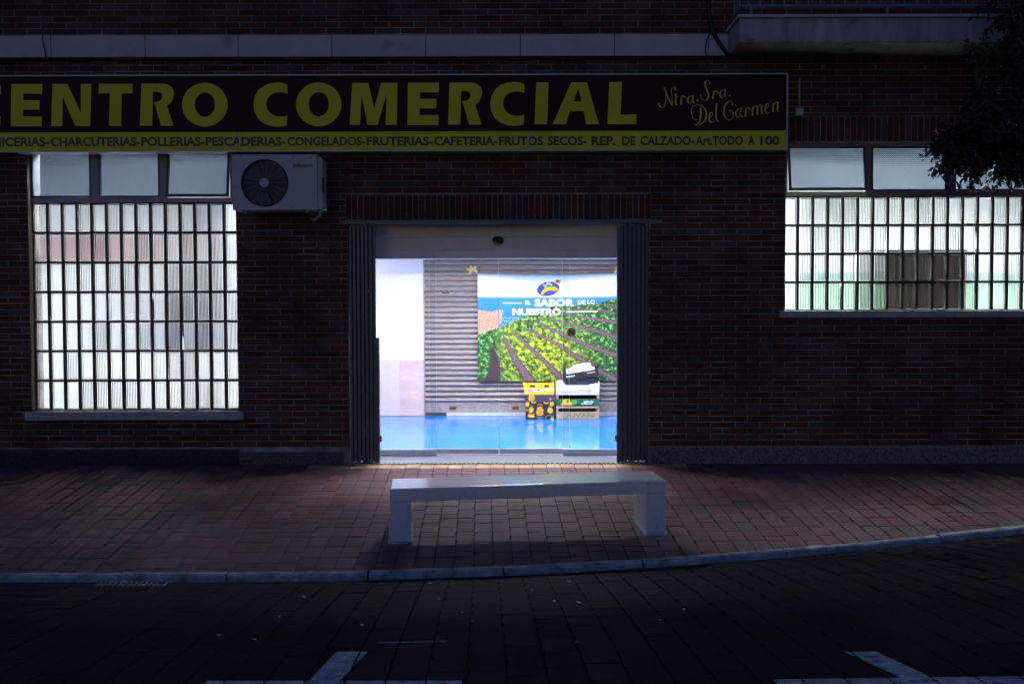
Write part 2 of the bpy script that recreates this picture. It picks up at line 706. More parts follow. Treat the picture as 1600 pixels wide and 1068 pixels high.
def lay_columns(parent, name, colw, lens, x_lo, x_hi, y_start, y_end, zf, material, gap, pick_n, seed, stuff_name, tan_glow_row=False, lgap=0.005, ch=0.0035):
    """pavers in columns running away from the facade; nearest ones are objects, the rest one joined part"""
    rnd = random.Random(seed)
    variants = {}
    items = []
    n = int((x_hi - x_lo) / colw)
    for i in range(n):
        xc0 = x_lo + (i + 0.5) * colw
        y = y_start(xc0) - rnd.uniform(0, 0.02)
        ye = y_end(xc0)
        first = rnd.choice([0.35, 0.5, 0.75, 1.0])
        k = 0
        while y - ye > 0.02:
            l = rnd.choice(lens)
            if k == 0:
                l *= first
            if tan_glow_row and k == 0:
                l = 0.15
            l = min(l, y - ye)
            if y - ye - l < 0.05:
                l = y - ye
            yc = y - l / 2
            xc = xc0 + SKEW * (yc - 0)
            lq = max(0.01, round((l - gap) / 0.02) * 0.02 if l not in lens and False else l - gap)
            items.append((xc, yc, l, k))
            y -= l
            k += 1
    def key(it):
        p = Vector((it[0], it[1], zf(it[0], it[1])))
        d = ray(0, 0)
        q = CAM_ROT.to_3x3().transposed() @ (p - CAM_LOC)
        inside = q.z < 0 and abs(q.x / -q.z) < 0.53 and abs(q.y / -q.z) < 0.36
        return (0 if inside else 1, (p - CAM_LOC).length)
    items.sort(key=key)
    rest = MB()
    rest_t = MB()
    cnt = 0
    for idx, (xc, yc, l, k) in enumerate(items):
        e = 0.02
        z = zf(xc, yc) + rnd.gauss(0, 0.0008)
        sy = (zf(xc, yc + e) - zf(xc, yc - e)) / (2 * e)
        sx = (zf(xc + e, yc) - zf(xc - e, yc)) / (2 * e)
        X = Vector((1, 0, sx + rnd.gauss(0, 0.004))).normalized()
        Y0 = Vector((SKEW, 1, sy + rnd.gauss(0, 0.004)))
        Zn = X.cross(Y0).normalized()
        Yv = Zn.cross(X)
        Mx = Matrix(((X.x, Yv.x, Zn.x, xc), (X.y, Yv.y, Zn.y, yc), (X.z, Yv.z, Zn.z, z), (0, 0, 0, 1)))
        tan = tan_glow_row and k == 0 and -2.0 < xc < 1.75
        if idx < pick_n:
            kk = (round(l, 2), idx % 4, tan)
            if kk not in variants:
                me = paver_variant(colw - gap, l - lgap, seed=idx, c=ch).mesh(name)
                me.materials.append(M_tanglow if tan else material)
                variants[kk] = me
            o = bpy.data.objects.new(name, variants[kk])
            COL.objects.link(o)
            o.parent = parent
            o.matrix_local = Mx
            # exact length
            o.scale = (1, (l - gap) / (round(l, 2) - gap) if False else 1, 1)
        else:
            pm = paver_variant(colw - gap, l - lgap, seed=idx, c=ch)
            tgt = rest_t if tan else rest
            b = len(tgt.v)
            tgt.v += [tuple(Mx @ Vector(p)) for p in pm.v]
            tgt.f += [tuple(b + q for q in fc) for fc in pm.f]
    o = rest.build(stuff_name, material, parent)
    o['kind'] = 'stuff'
    if rest_t.v:
        o = rest_t.build(stuff_name + '_tan', M_tanglow, parent)
        o['kind'] = 'stuff'
    return items


lay_columns(pavement, 'paver', 0.1415, [0.24, 0.24, 0.24, 0.12], -9.0, 9.0, lambda x: -0.03, lambda x: ykerb(x) + 0.006,
            lambda x, y: zpave(y), M_paver, 0.005, 300, 11, 'far_pavers', tan_glow_row=True)
ROAD_ITEMS = lay_columns(road, 'road_block', 0.166, [0.25], -8.0, 8.0, lambda x: ykerb(x) - KW - 0.05, lambda x: -8.2,
            zroad, M_sett, 0.008, 300, 12, 'far_road_blocks', lgap=0.0012, ch=0.0012)

# kerb stones, each about one metre, following the curve
kerb = empty('kerb')
kerb['kind'] = 'structure'
xk = [-9.05, -8.05, -7.05, -6.05, -5.05, -4.02, -3.05, -2.08, -1.06, X_(785, -3.0), X_(1000, -3.0) * 0.985]
xk = [-8.05, -7.05, -6.05, -5.05, -4.3, -3.75, -2.75, -2.0, -1.02]
for pxj in (785, 1000, 1222):
    q = on_pave(pxj, 884 if pxj < 800 else (873 if pxj < 1100 else 857))
    xk.append(q.x)
xk += [q.x + 0.32, q.x + 1.3, q.x + 2.3, q.x + 3.3, q.x + 4.3, q.x + 5.3]
prof = [(0.0, -0.10), (0.0, -0.004), (-0.006, 0.003), (-0.052, 0.001), (-0.068, -0.006), (-KW, -0.018), (-KW - 0.004, -0.10)]
for a, b in zip(xk, xk[1:]):
    g = 0.006
    n = 6
    m = MB()
    tilt = random.gauss(0, 0.002)
    for i in range(n + 1):
        x = a + g + (b - a - 2 * g) * i / n
        yk = ykerb(x)
        dx = 0.02
        tn = Vector((2 * dx, ykerb(x + dx) - ykerb(x - dx), 0)).normalized()
        nn = Vector((tn.y, -tn.x, 0))
        zk = zpave(yk) + tilt
        for dy, dz in prof:
            rn = mnoise.noise(Vector((x * 9, dy * 40, 3))) * 0.003
            m.v.append((x + nn.x * -dy, yk + nn.y * -dy, zk + dz + rn))
    k = len(prof)
    for i in range(n):
        for j in range(k - 1):
            q = i * k + j
            m.f.append((q, q + 1, q + k + 1, q + k))
    m.f.append(tuple(range(k)))
    m.f.append(tuple(n * k + j for j in reversed(range(k))))
    o = m.build('kerb_stone', M_kerb, kerb)
    bm = bmesh.new(); bm.from_mesh(o.data); bmesh.ops.recalc_face_normals(bm, faces=bm.faces); bm.to_mesh(o.data); bm.free()
# gutter bed right below the kerb
mb = MB()
for i, x in enumerate(xs):
    for s in (0, 1, 2):
        y = ykerb(x) - KW + 0.01 - 0.035 * s
        mb.v.append((x, y, zroad(x, y) - 0.004))
for i in range(len(xs) - 1):
    for s in (0, 1):
        a = i * 3 + s
        mb.f.append((a, a + 1, a + 4, a + 3))
g_ = mb.build('gutter', M_roadbed)
g_['kind'] = 'structure'


def clip_half(P, ax, lim, keep_less):
    out = []
    for i in range(len(P)):
        a, b = P[i], P[(i + 1) % len(P)]
        ia = (a[ax] <= lim) if keep_less else (a[ax] >= lim)
        ib = (b[ax] <= lim) if keep_less else (b[ax] >= lim)
        if ia:
            out.append(a)
        if ia != ib:
            t = (lim - a[ax]) / (b[ax] - a[ax])
            out.append((a[0] + (b[0] - a[0]) * t, a[1] + (b[1] - a[1]) * t))
    return out


def road_patch(name, poly, m, label, cat, dz=0.003):
    """paint on the block tops: the outline is cut along the joints, joints stay bare"""
    mb = MB()
    P0 = [(x - SKEW * y, y) for x, y in poly]
    for (xc, yc, l, k) in ROAD_ITEMS:
        u = xc - SKEW * yc
        P = clip_half(P0, 0, u - 0.079, False)
        for ax, lim, less in ((0, u + 0.079, True), (1, yc - l / 2 + 0.002, False), (1, yc + l / 2 - 0.002, True)):
            if len(P) >= 3:
                P = clip_half(P, ax, lim, less)
        if len(P) < 3:
            continue
        b = len(mb.v)
        for q in P:
            x = q[0] + SKEW * q[1]
            mb.v.append((x, q[1], zroad(x, q[1]) + dz))
        mb.f.append(tuple(range(b, b + len(P))))
    o = mb.build(name, m)
    tag(o, label, cat)
    return o


def on_road(px, py):
    d = ray(px, py)
    lo, hi = 2.0, 12.0
    for _ in range(50):
        mid = (lo + hi) / 2
        p = CAM_LOC + d * mid
        if p.z > zroad(p.x, p.y):
            lo = mid
        else:
            hi = mid
    p = CAM_LOC + d * lo
    return (p.x, p.y)


a, b, c = on_road(526, 1018), on_road(575, 1018), on_road(497, 1067)
d_ = on_road(541, 1067)
road_patch('parking_line', [(c[0] - 0.06, c[1] - 0.25), (d_[0] - 0.06, d_[1] - 0.25), b, a], M_paint,
           'white painted parking bay divider on the dark road, left of the bench', 'road marking', 0.0030)
a, b, c, d_ = on_road(1318, 1018), on_road(1368, 1018), on_road(1392, 1062), on_road(1428, 1062)
road_patch('parking_line', [(c[0] + 0.10, c[1] - 0.20), (d_[0] + 0.12, d_[1] - 0.20), b, a], M_paint,
           'white painted parking bay divider at the lower right of the road', 'road marking', 0.0030)
a, b = on_road(325, 1064), on_road(722, 1064)
road_patch('bay_line', [(a[0], a[1] - 0.12), (b[0], b[1] - 0.12), b, a], M_paint,
           'white line across the road crossing the left parking divider', 'road marking', 0.0042)
a, b = on_road(1208, 1062), on_road(1640, 1062)
road_patch('bay_line', [(a[0], a[1] - 0.12), (b[0] + 0.6, b[1] - 0.12), (b[0] + 0.6, b[1]), a], M_paint,
           'white line across the road crossing the right parking divider', 'road marking', 0.0042)
a, b = on_road(592, 1003), on_road(696, 1001)
road_patch('paint_smear', [(a[0], a[1] - 0.03), (b[0], b[1] - 0.03), b, a], M_paint_worn,
           'faint worn streak of white paint on the road in front of the bench', 'paint streak', 0.0030)

# storm drain in the gutter
a = on_road(150, 914)
b = on_road(262, 914)
dr = empty('storm_drain', (0.5 * (a[0] + b[0]), a[1], zroad(a[0], a[1])))
tag(dr, 'long narrow iron storm drain in the gutter by the kerb', 'drain')
x0, x1, yc = a[0], b[0], a[1]
zc = zroad(0.5 * (x0 + x1), yc) + 0.005
fr = MB()
fr.box(x0, x1, yc - 0.09, yc - 0.075, zc - 0.03, zc + 0.006)
fr.box(x0, x1, yc + 0.05, yc + 0.065, zc - 0.03, zc + 0.006)
fr.build('frame', M_iron, dr)
for k in range(14):
    xx = x0 + (x1 - x0) * (k + 0.5) / 14
    MB().box(xx - 0.008, xx + 0.008, yc - 0.0749, yc + 0.0499, zc - 0.02, zc + 0.003).build('grate_bar', M_iron, dr)

# small pale scraps blown over the road
M_scrap = mat('paper_scrap', (0.75, 0.72, 0.68), 0.8, 0.1, 30)
scr = MB()
scr.v = [(-.012, -.008, .002), (.004, -.011, .006), (.013, .002, .003), (.003, .012, .009), (-.010, .007, .004)]
scr.f = [(0, 1, 2, 3, 4)]
scr_me = scr.mesh('scrap')
scr_me.materials.append(M_scrap)
for (px, py) in [(687, 936), (722, 957), (738, 971), (866, 939), (904, 942), (566, 977), (902, 1004), (831, 922), (1069, 953), (1032, 969),
                 (475, 933), (398, 1000), (343, 993), (889, 909), (672, 912), (437, 963)]:
    x, y = on_road(px, py)
    o = bpy.data.objects.new('litter_scrap', scr_me)
    COL.objects.link(o)
    o.location = (x, y, zroad(x, y) + 0.002)
    o.rotation_euler = (0, 0, random.uniform(0, 6))
    s = random.uniform(0.6, 1.3)
    o.scale = (s, s, s)
    tag(o, 'tiny pale scrap of litter lying on the dark road', 'litter', 'pale litter scraps on the road')

# ------------------------------------------------------------------ the building
BLD = empty('market_building')
tag(BLD, 'dark red brick shop building with glass block windows and lit glass entrance', 'building')
WX0, WX1, WZ1 = -7.6, 7.6, 5.6
TH = 0.28
# openings (x0, x1, z0, z1) in the wall plane
LW = (X_(46, 0), X_(371, 0), Z_(646, 0, 200), Z_(231, 0, 200))
RW = (X_(1226, 0), 6.10, Z_(487, 0, 1300), Z_(222, 0, 1300))
DO = (X_(544, 0), X_(1014, 0), -0.05, Z_(344, 0))
band_z0, band_z1 = Z_(90, 0), Z_(56, 0)
OPEN = [LW, RW, DO]
wall_mb = MB()
mz0 = -0.4
MY = 0.006   # mortar plane


def wall_pieces(mb, opens, x0, x1, z0, z1, y0, y1):
    xs_ = sorted(set([x0, x1] + [o[0] for o in opens] + [o[1] for o in opens]))
    for a, b in zip(xs_, xs_[1:]):
        cuts = [z0]
        for o in sorted(opens, key=lambda q: q[2]):
            if o[0] < b - 1e-6 and o[1] > a + 1e-6:
                cuts += [max(o[2], z0), min(o[3], z1)]
        cuts.append(z1)
        for i in range(0, len(cuts), 2):
            if cuts[i + 1] - cuts[i] > 1e-4:
                mb.box(a, b, y0, y1, cuts[i], cuts[i + 1])


wall_pieces(wall_mb, OPEN, WX0, WX1, mz0, WZ1, MY, TH)
bm = bmesh.new()
me = wall_mb.mesh('brick_wall')
WALL = link('brick_wall', me, M_mortar, BLD)
WORLD[WALL.name] = None

# bricks in running bond
BW, BH = 0.25, 0.0612
sold_z0, sold_z1 = DO[3] + 0.005, DO[3] + 0.005 + 0.26
sold_x0, sold_x1 = DO[0] - 0.02, DO[1] + 0.02
rs_z0, rs_z1 = RW[3] + 0.003, RW[3] + 0.26
plz = Z_(696, 0, 1300)
EX = [LW, RW, DO, (sold_x0, sold_x1, sold_z0, sold_z1), (RW[0] - 0.02, RW[1] + 0.02, rs_z0, rs_z1),
      (WX0 - 1, WX1 + 1, band_z0 - 0.002, band_z1 + 0.002)]
brick_rects = []
row = 0
z = plz + 0.006
rb = random.Random(3)
while z < WZ1 - 0.07:
    za, zb = z, z + BH - 0.010
    off = (0.5 if row % 2 else 0.0) * BW + rb.uniform(-0.008, 0.008)
    x = WX0 - BW + off
    while x < WX1:
        segs = [(max(x, WX0), min(x + BW - 0.009, WX1), za, zb)]
        for o in EX:
            ns = []
            for s in segs:
                if o[1] <= s[0] or o[0] >= s[1] or o[3] <= s[2] or o[2] >= s[3]:
                    ns.append(s)
                    continue
                if o[2] > s[2] + 0.012 and o[2] < s[3]:
                    ns.append((s[0], s[1], s[2], o[2] - 0.003)); continue
                if o[3] < s[3] - 0.012 and o[3] > s[2]:
                    ns.append((s[0], s[1], o[3] + 0.003, s[3])); continue
                if o[0] > s[0] + 0.02:
                    ns.append((s[0], o[0] - 0.001, s[2], s[3]))
                if o[1] < s[1] - 0.02:
                    ns.append((o[1] + 0.001, s[1], s[2], s[3]))
            segs = ns
        brick_rects += segs
        x += BW
    z += BH
    row += 1
# soldier courses
for (sx0, sx1, sz0, sz1) in ((sold_x0, sold_x1, sold_z0, sold_z1), (RW[0] - 0.02, RW[1] + 0.02, rs_z0, rs_z1)):
    n = int((sx1 - sx0) / 0.0612)
    for i in range(n):
        a = sx0 + (sx1 - sx0) * i / n
        brick_rects.append((a + 0.004, a + (sx1 - sx0) / n - 0.005, sz0 + 0.004, sz1 - 0.006))


def bkey(r):
    full = (r[1] - r[0]) > 0.23 and (r[3] - r[2]) > 0.045
    c = Vector(((r[0] + r[1]) / 2, 0, (r[2] + r[3]) / 2))
    return (0 if full else 1, (c - CAM_LOC).length)


brick_rects.sort(key=bkey)
variants = []
for k in range(6):
    rnd = random.Random(k)
    me = bpy.data.meshes.new('brick')
    t = MB().brick(-0.1205, 0.1205, -0.002, 0.02, -BH / 2 + 0.005, BH / 2 - 0.005, 0.0045)
    for i, p in enumerate(t.v):
        if i >= 8:
            t.v[i] = (p[0] + rnd.uniform(-.0015, .0015), p[1] + rnd.uniform(-.0008, .001), p[2] + rnd.uniform(-.0012, .0012))
    me.from_pydata(t.v, [], t.f)
    me.materials.append(M_brick)
    variants.append(me)
restb = MB()
for i, r in enumerate(brick_rects):
    dy = rb.gauss(0, 0.0014)
    if i < 300:
        o = bpy.data.objects.new('brick', variants[i % 6])
        COL.objects.link(o)
        o.parent = WALL
        o.location = ((r[0] + r[1]) / 2, dy, (r[2] + r[3]) / 2)
        o.rotation_euler = (rb.gauss(0, 0.008), rb.gauss(0, 0.002), rb.gauss(0, 0.003))
    else:
        restb.brick(r[0] + rb.uniform(0, .001), r[1] - rb.uniform(0, .001), -0.002 + dy, 0.02, r[2], r[3] - rb.uniform(0, .0015), 0.0045)
o = restb.build('brick_courses', M_brick, WALL)
o['kind'] = 'stuff'

# rough rendered plinth, left and right of the door, lumpy face
def plinth(x0, x1, z1, name='plinth', z0=-0.25, proud=0.015, seed=0, m_=None):
    nx = int((x1 - x0) / 0.02)
    nz = 10
    m = MB()
    for j in range(nz + 1):
        for i in range(nx + 1):
            x = x0 + (x1 - x0) * i / nx
            zz = z0 + (z1 - z0) * j / nz
            p = mnoise.noise(Vector((x * 22, zz * 22, seed))) * 0.006 + mnoise.noise(Vector((x * 60, zz * 60, seed + 4))) * 0.005
            ed = 1.0 if j < nz else 0.0
            m.v.append((x, -proud * ed - p * ed + (0.004 if j == nz else 0), zz + (mnoise.noise(Vector((x * 6, 1, seed))) * 0.008 if j == nz else 0)))
    for j in range(nz):
        for i in range(nx):
            a = j * (nx + 1) + i
            m.f.append((a, a + 1, a + nx + 2, a + nx + 1))
    m.box(x0, x1, 0.001, 0.0055, z0, z1)
    return m.build(name, m_ or M_plinth, BLD)


plinth(DO[1] + 0.012, WX1, plz - 0.002, seed=2)
plinth(X_(372, 0), DO[0] - 0.06, Z_(706, 0, 450), seed=5, proud=0.02, m_=mat('darker_render', (0.13, 0.11, 0.105), 0.95, 0.35, 40, 1.0, 70, spec=0.2, col2=(0.03, 0.027, 0.027)))  # darker render tone on the patch left of the door
plinth(WX0, X_(372, 0) - 0.003, Z_(702, 0, 200), seed=9, proud=0.004, m_=mat('dark_render', (0.05, 0.046, 0.045), 0.95, 0.3, 30, 0.6, 70, spec=0.2))

# concrete band of separate slabs
jx = [X_(p, 0, 70) for p in (-63, 83, 229.5, 374, 520, 666, 813, 959.6, 1106)]
jx = [jx[0] - 0.95 * k for k in (2, 1)] + jx
edges = [WX0] + jx + [X_(1137, 0, 70)]
for a, b in zip(edges, edges[1:]):
    if b - a < 0.05:
        continue
    MB().box(a + 0.003, b - 0.003, -0.05 - random.uniform(0, 0.003), 0.1, band_z0, band_z1).build('band_slab', M_conc, BLD, bevel=0.006)

# ---- window helper
def block_mesh(w, h, ribs=8, depth=0.05, seed=0):
    """pressed glass block: plain rim, recessed fluted face on both sides"""
    m = MB()
    rim = 0.010
    iw = w - 2 * rim
    n = ribs * 4
    for side in (-1, 1):
        y = side * depth / 2
        b = len(m.v)
        xs_ = [-w / 2, -w / 2 + rim * 0.6] + [-iw / 2 + iw * k / n for k in range(n + 1)] + [w / 2 - rim * 0.6, w / 2]
        zs_ = [-h / 2, -h / 2 + rim * 0.6, -h / 2 + rim, h / 2 - rim, h / 2 - rim * 0.6, h / 2]
        for zi, zz in enumerate(zs_):
            for xi, xx in enumerate(xs_):
                yy = y
                if 1 < xi < len(xs_) - 2 and 1 < zi < 4:
                    k = xi - 2
                    yy = y - side * 0.004 + side * 0.0021 * math.cos(2 * math.pi * k / 4)
                elif xi in (0, len(xs_) - 1) or zi in (0, 5):
                    yy = y - side * 0.003
                m.v.append((xx, yy, zz))
        W = len(xs_)
        for zi in range(5):
            for xi in range(W - 1):
                a = b + zi * W + xi
                q = (a, a + 1, a + W + 1, a + W)
                m.f.append(q if side < 0 else tuple(reversed(q)))
        if side < 0:
            loop_a = [b + i for i in range(W)] + [b + k * W + W - 1 for k in range(1, 6)] + [b + 5 * W + i for i in range(W - 2, -1, -1)] + [b + k * W for k in range(4, 0, -1)]
        else:
            loop_b = [b + i for i in range(W)] + [b + k * W + W - 1 for k in range(1, 6)] + [b + 5 * W + i for i in range(W - 2, -1, -1)] + [b + k * W for k in range(4, 0, -1)]
    for i in range(len(loop_a)):
        j = (i + 1) % len(loop_a)
        m.f.append((loop_a[j], loop_a[i], loop_b[i], loop_b[j]))
    return m


def block_window(x0, x1, z0, z1, nc, nr, Y, name, label):
    """grid of glass blocks in dark joints"""
    p = MB()
    cw, ch = (x1 - x0) / nc, (z1 - z0) / nr
    jw = 0.011
    for i in range(nc + 1):
        x = x0 + i * cw
        p.box(max(x0, x - jw), min(x1, x + jw), Y - 0.004, Y + 0.05, z0, z1)
    for j in range(nr + 1):
        zz = z0 + j * ch
        p.box(x0, x1, Y - 0.0055, Y + 0.0515, max(z0, zz - jw), min(z1, zz + jw))
    o = p.build(name, M_darkjoint, BLD)
    o['label'] = label
    WORLD[o.name] = None
    me_s = []
    for ribs in (8, 8, 7):
        t = block_mesh(cw - 2 * jw + 0.004, ch - 2 * jw + 0.004, ribs).mesh('glass_block')
        t.materials.append(M_block)
        for q in t.polygons:
            q.use_smooth = False
        me_s.append(t)
    rnd = random.Random(nc)
    for j in range(nr):
        for i in range(nc):
            g = bpy.data.objects.new('glass_block', me_s[rnd.randrange(3)])
            COL.objects.link(g)
            g.parent = o
            g.location = (x0 + (i + 0.5) * cw + rnd.gauss(0, 0.0012), Y + 0.023, z0 + (j + 0.5) * ch + rnd.gauss(0, 0.0012))
            g.rotation_euler = (rnd.gauss(0, 0.006), rnd.gauss(0, 0.003), rnd.gauss(0, 0.010))
    return o


GY = 0.09
# left window
lz_t = Z_(317, GY, 200)
block_window(LW[0] + 0.004, LW[1] - 0.004, LW[2] + 0.03, lz_t, 14, 7, GY, 'block_window', 'tall window of pale glass blocks left of the door')
# right window
rz_t = Z_(307, GY, 1400)
rcw = 23.35 / F * (10.1 + GY)
nrc = int((RW[1] - RW[0]) / rcw)
block_window(RW[0] + 0.002, RW[0] + 0.002 + nrc * rcw, RW[2] + 0.012, rz_t, nrc, 4, GY, 'block_window', 'low wide window of glass blocks right of the door')
# fill to the right of the last block column
MB().box(RW[0] + 0.002 + nrc * rcw + 0.001, RW[1] + 0.01, GY, 0.2, RW[2], RW[3]).build('window_jamb', M_frame_r, BLD)
# sills
MB().box(X_(37, -0.05), X_(378, -0.05), -0.075, 0.20, LW[2] - 0.058, LW[2] + 0.028).build('window_sill', M_sill, BLD, bevel=0.006)
MB().box(X_(1218, -0.05), WX1 - 0.5, -0.075, 0.20, RW[2] - 0.058, RW[2] + 0.010).build('window_sill', M_sill, BLD, bevel=0.006)
# jamb lining left window (wooden reveal)
M_wood = mat('wood_reveal', (0.13, 0.085, 0.055), 0.7, 0.25, 12, 0.3, 60, stretch=(4, 4, 0.5))


for (wx0, wx1, wz0, wz1) in (LW, RW):
    MB().box(wx0, wx0 + 0.0035, 0.004, GY - 0.001, wz0 + 0.03, wz1).build('reveal_lining', M_wood, BLD)
    MB().box(wx1 - 0.0035, wx1, 0.004, GY - 0.001, wz0 + 0.03, wz1).build('reveal_lining', M_wood, BLD)


def transom(x0, x1, z0, z1, splits, frame_mat, tilt, Y=0.10, name='transom_window', label=None):
    """row of top-hung pattern glass sashes in a frame; splits = list of (xa, xb), tilt angle each"""
    fm = MB()
    t = 0.04
    fm.box(x0, x1, Y, Y + 0.06, z0, z0 + 0.045)
    fm.box(x0, x1, Y, Y + 0.06, z1 - 0.03, z1)
    prev = x0
    for (a, b) in splits:
        fm.box(prev, a, Y + 0.001, Y + 0.059, z0 + 0.045, z1 - 0.03)
        prev = b
    fm.box(prev, x1, Y + 0.001, Y + 0.059, z0 + 0.045, z1 - 0.03)
    o = fm.build(name, frame_mat, BLD)
    if label:
        o['label'] = label
    WORLD[o.name] = None
    for (a, b), tl in zip(splits, tilt):
        za, zb = z0 + 0.048, z1 - 0.033
        H = zb - za
        Mx = Matrix.Translation(Vector(((a + b) / 2, Y + 0.02, zb if tl >= 0 else za))) @ Matrix.Rotation(R(-tl), 4, 'X')
        zs0, zs1 = (-H, 0) if tl >= 0 else (0, H)
        hw = (b - a) / 2 - 0.003
        s = MB()
        w_ = 0.022
        s.box(-hw, hw, -0.012, 0.02, zs0, zs0 + w_, Mx)
        s.box(-hw, hw, -0.012, 0.02, zs1 - w_, zs1, Mx)
        s.box(-hw, -hw + w_, -0.0115, 0.0195, zs0 + w_, zs1 - w_, Mx)
        s.box(hw - w_, hw, -0.0115, 0.0195, zs0 + w_, zs1 - w_, Mx)
        s.build('sash', M_frame_sash, o)
        MB().box(-hw + w_ - 0.004, hw - w_ + 0.004, 0.001, 0.007, zs0 + w_ - 0.004, zs1 - w_ + 0.004, Mx).build('pane', M_pattern, o)
    return o


YT = 0.06
transom(LW[0] + 0.002, LW[1] - 0.002, lz_t + 0.002, LW[3], [(X_(50, YT), X_(146, YT)), (X_(156, YT), X_(253, YT)), (X_(264, YT), X_(362, YT))],
        M_frame_l, [0, 0, 9], YT, label='row of three grey framed pattern glass vents above the left window')
transom(RW[0] + 0.002, RW[1] - 0.002, rz_t + 0.002, RW[3], [(X_(1229, YT), X_(1350, YT)), (X_(1359, YT), X_(1478, YT)), (X_(1488, YT), X_(1606, YT)), (X_(1616, YT), X_(1712, YT))],
        M_frame_r, [10, 0, 0, 0], YT, label='row of brown framed pattern glass vents above the right window')

# ---- balcony at the upper right
BY = -0.52
bz0 = band_z0 + 0.005
bz1 = band_z1 + 0.02
bx0 = X_(1137, 0, 70) + 0.002
bx1 = 5.6
b_o = MB()
b_o.prism([(bx0, bz0), (bx1, bz0), (bx1, bz1), (bx0, bz1)], BY, 0.1)
balc = b_o.build('balcony', M_balc, BLD, bevel=0.008)
WORLD[balc.name] = None
MB().box(bx0 - 0.025, bx1, BY - 0.03, 0.0, bz1 + 0.0005, bz1 + 0.028).build('coping', M_conc, balc, bevel=0.005)
rl = MB()
rz0 = bz1 + 0.028 + 0.085
rl.box(bx0 + 0.02, bx1, BY + 0.02, BY + 0.05, rz0, rz0 + 0.022)
rl.box(bx0 + 0.02, bx1, BY + 0.015, BY + 0.055, rz0 + 0.85, rz0 + 0.89)
rl.box(bx0 + 0.02, bx0 + 0.05, BY + 0.05, 0.0, rz0, rz0 + 0.022)
rl.box(bx0 + 0.02, bx0 + 0.05, BY + 0.05, 0.0, rz0 + 0.85, rz0 + 0.89)
for xx in (bx0 + 0.1, bx0 + 1.4, bx0 + 2.7):
    rl.box(xx, xx + 0.025, BY + 0.022, BY + 0.048, bz1 + 0.02, rz0)
rl.build('railing', M_iron, balc)
x = bx0 + 0.08
while x < bx1:
    MB().box(x, x + 0.014, BY + 0.028, BY + 0.042, rz0 + 0.022, rz0 + 0.85).build('baluster', M_iron, balc)
    x += 0.115
y = BY + 0.15
while y < -0.05:
    MB().box(bx0 + 0.028, bx0 + 0.042, y, y + 0.014, rz0 + 0.022, rz0 + 0.85).build('baluster', M_iron, balc)
    y += 0.115
# recessed dark wall line behind the balcony is the brick wall itself

# ---- entrance: header, reveals, threshold, glass leaves
dz_floor = 0.0
YG = 0.5
hx0, hx1 = DO[0], DO[1]
rev = MB()
rev.box(hx0 - 0.08, hx0 + 0.002, TH + 0.001, 1.0, -0.1, 3.0)
rev.box(hx1 - 0.002, hx1 + 0.08, TH + 0.001, 1.0, -0.1, 3.0)
rev.build('door_reveal', M_hallwall, BLD)
MB().box(hx0, hx1, -0.008, 0.05, DO[3] - 0.03, DO[3] - 0.001).build('door_lintel_trim', M_gate, BLD)
hz0, hz1 = Z_(404.5, 0.5), Z_(345, 0.30)
zmid = Z_(371, 0.42)
zlow = Z_(391, 0.42)
h = MB()
h.box(hx0 + 0.003, hx1 - 0.003, 0.36, 0.60, zmid, 2.86)
DH = h.build('door_header', M_header, BLD, bevel=0.004)
WORLD[DH.name] = None
MB().box(hx0 + 0.003, hx1 - 0.003, 0.375, 0.60, zlow + 0.002, zmid - 0.003).build('operator_cover', M_header, DH, bevel=0.003)
xa, xb, xc, xd = X_(676, YG), X_(779, YG), X_(884, YG), hx1
MB().box(hx0 + 0.003, xa - 0.002, 0.385, 0.60, hz0, zlow).build('fixed_leaf_head', M_header, DH, bevel=0.003)
MB().box(xc + 0.002, hx1 - 0.003, 0.385, 0.60, hz0, zlow).build('fixed_leaf_head', M_header, DH, bevel=0.003)
MB().box(xa, xc, 0.43, 0.60, hz0 + 0.004, zlow).build('sliding_leaf_head', M_header, DH, bevel=0.003)
# sensor dome
m = MB()
cs = at(778, 371, 0.375)
for j in range(7):
    t = R(90 * j / 6)
    for k in range(16):
        p = R(360 * k / 16)
        m.v.append((cs.x + 0.062 * math.cos(p) * math.sin(t), 0.374 + -0.05 * math.cos(t) * 1.0, cs.z - 0.035 + 0.062 * math.sin(p) * math.sin(t) * 0.85))
for j in range(6):
    for k in range(16):
        a = j * 16 + k
        b = j * 16 + (k + 1) % 16
        m.f.append((a, b, b + 16, a + 16))
m.build('motion_sensor', M_black, DH, smooth=True)

doors = empty('glass_entrance', ((hx0 + hx1) / 2, YG, 0))
tag(doors, 'automatic glass entrance doors with two sliding and two fixed leaves', 'door')


def leaf(x0, x1, Y, sliding):
    g = MB().box(x0, x1, Y, Y + 0.010, 0.065, hz0 + 0.01).build('glass_leaf', M_clear, doors)
    WORLD[g.name] = WORLD[doors.name]
    MB().box(x0, x1, Y - 0.012, Y + 0.022, 0.010 if sliding else 0.002, 0.066).build('bottom_rail', M_rail, doors, bevel=0.003)
    return g


M_edge = mat('glass_edge', (0.62, 0.70, 0.70), 0.2, 0.05, 20)
leaf(hx0 + 0.01, xa + 0.03, YG + 0.03, False)
leaf(xa - 0.04, xb - 0.004, YG + 0.09, True)
leaf(xb + 0.004, xc + 0.04, YG + 0.09, True)
leaf(xc - 0.03, hx1 - 0.01, YG + 0.03, False)
for xx, yy in ((xa + 0.031, YG + 0.03), (xa - 0.043, YG + 0.09), (xb - 0.0035, YG + 0.09), (xb + 0.0015, YG + 0.09), (xc + 0.0405, YG + 0.09), (xc - 0.033, YG + 0.03)):
    MB().box(xx, xx + 0.0022, yy, yy + 0.010, 0.067, hz0).build('glass_edge', M_edge, doors)
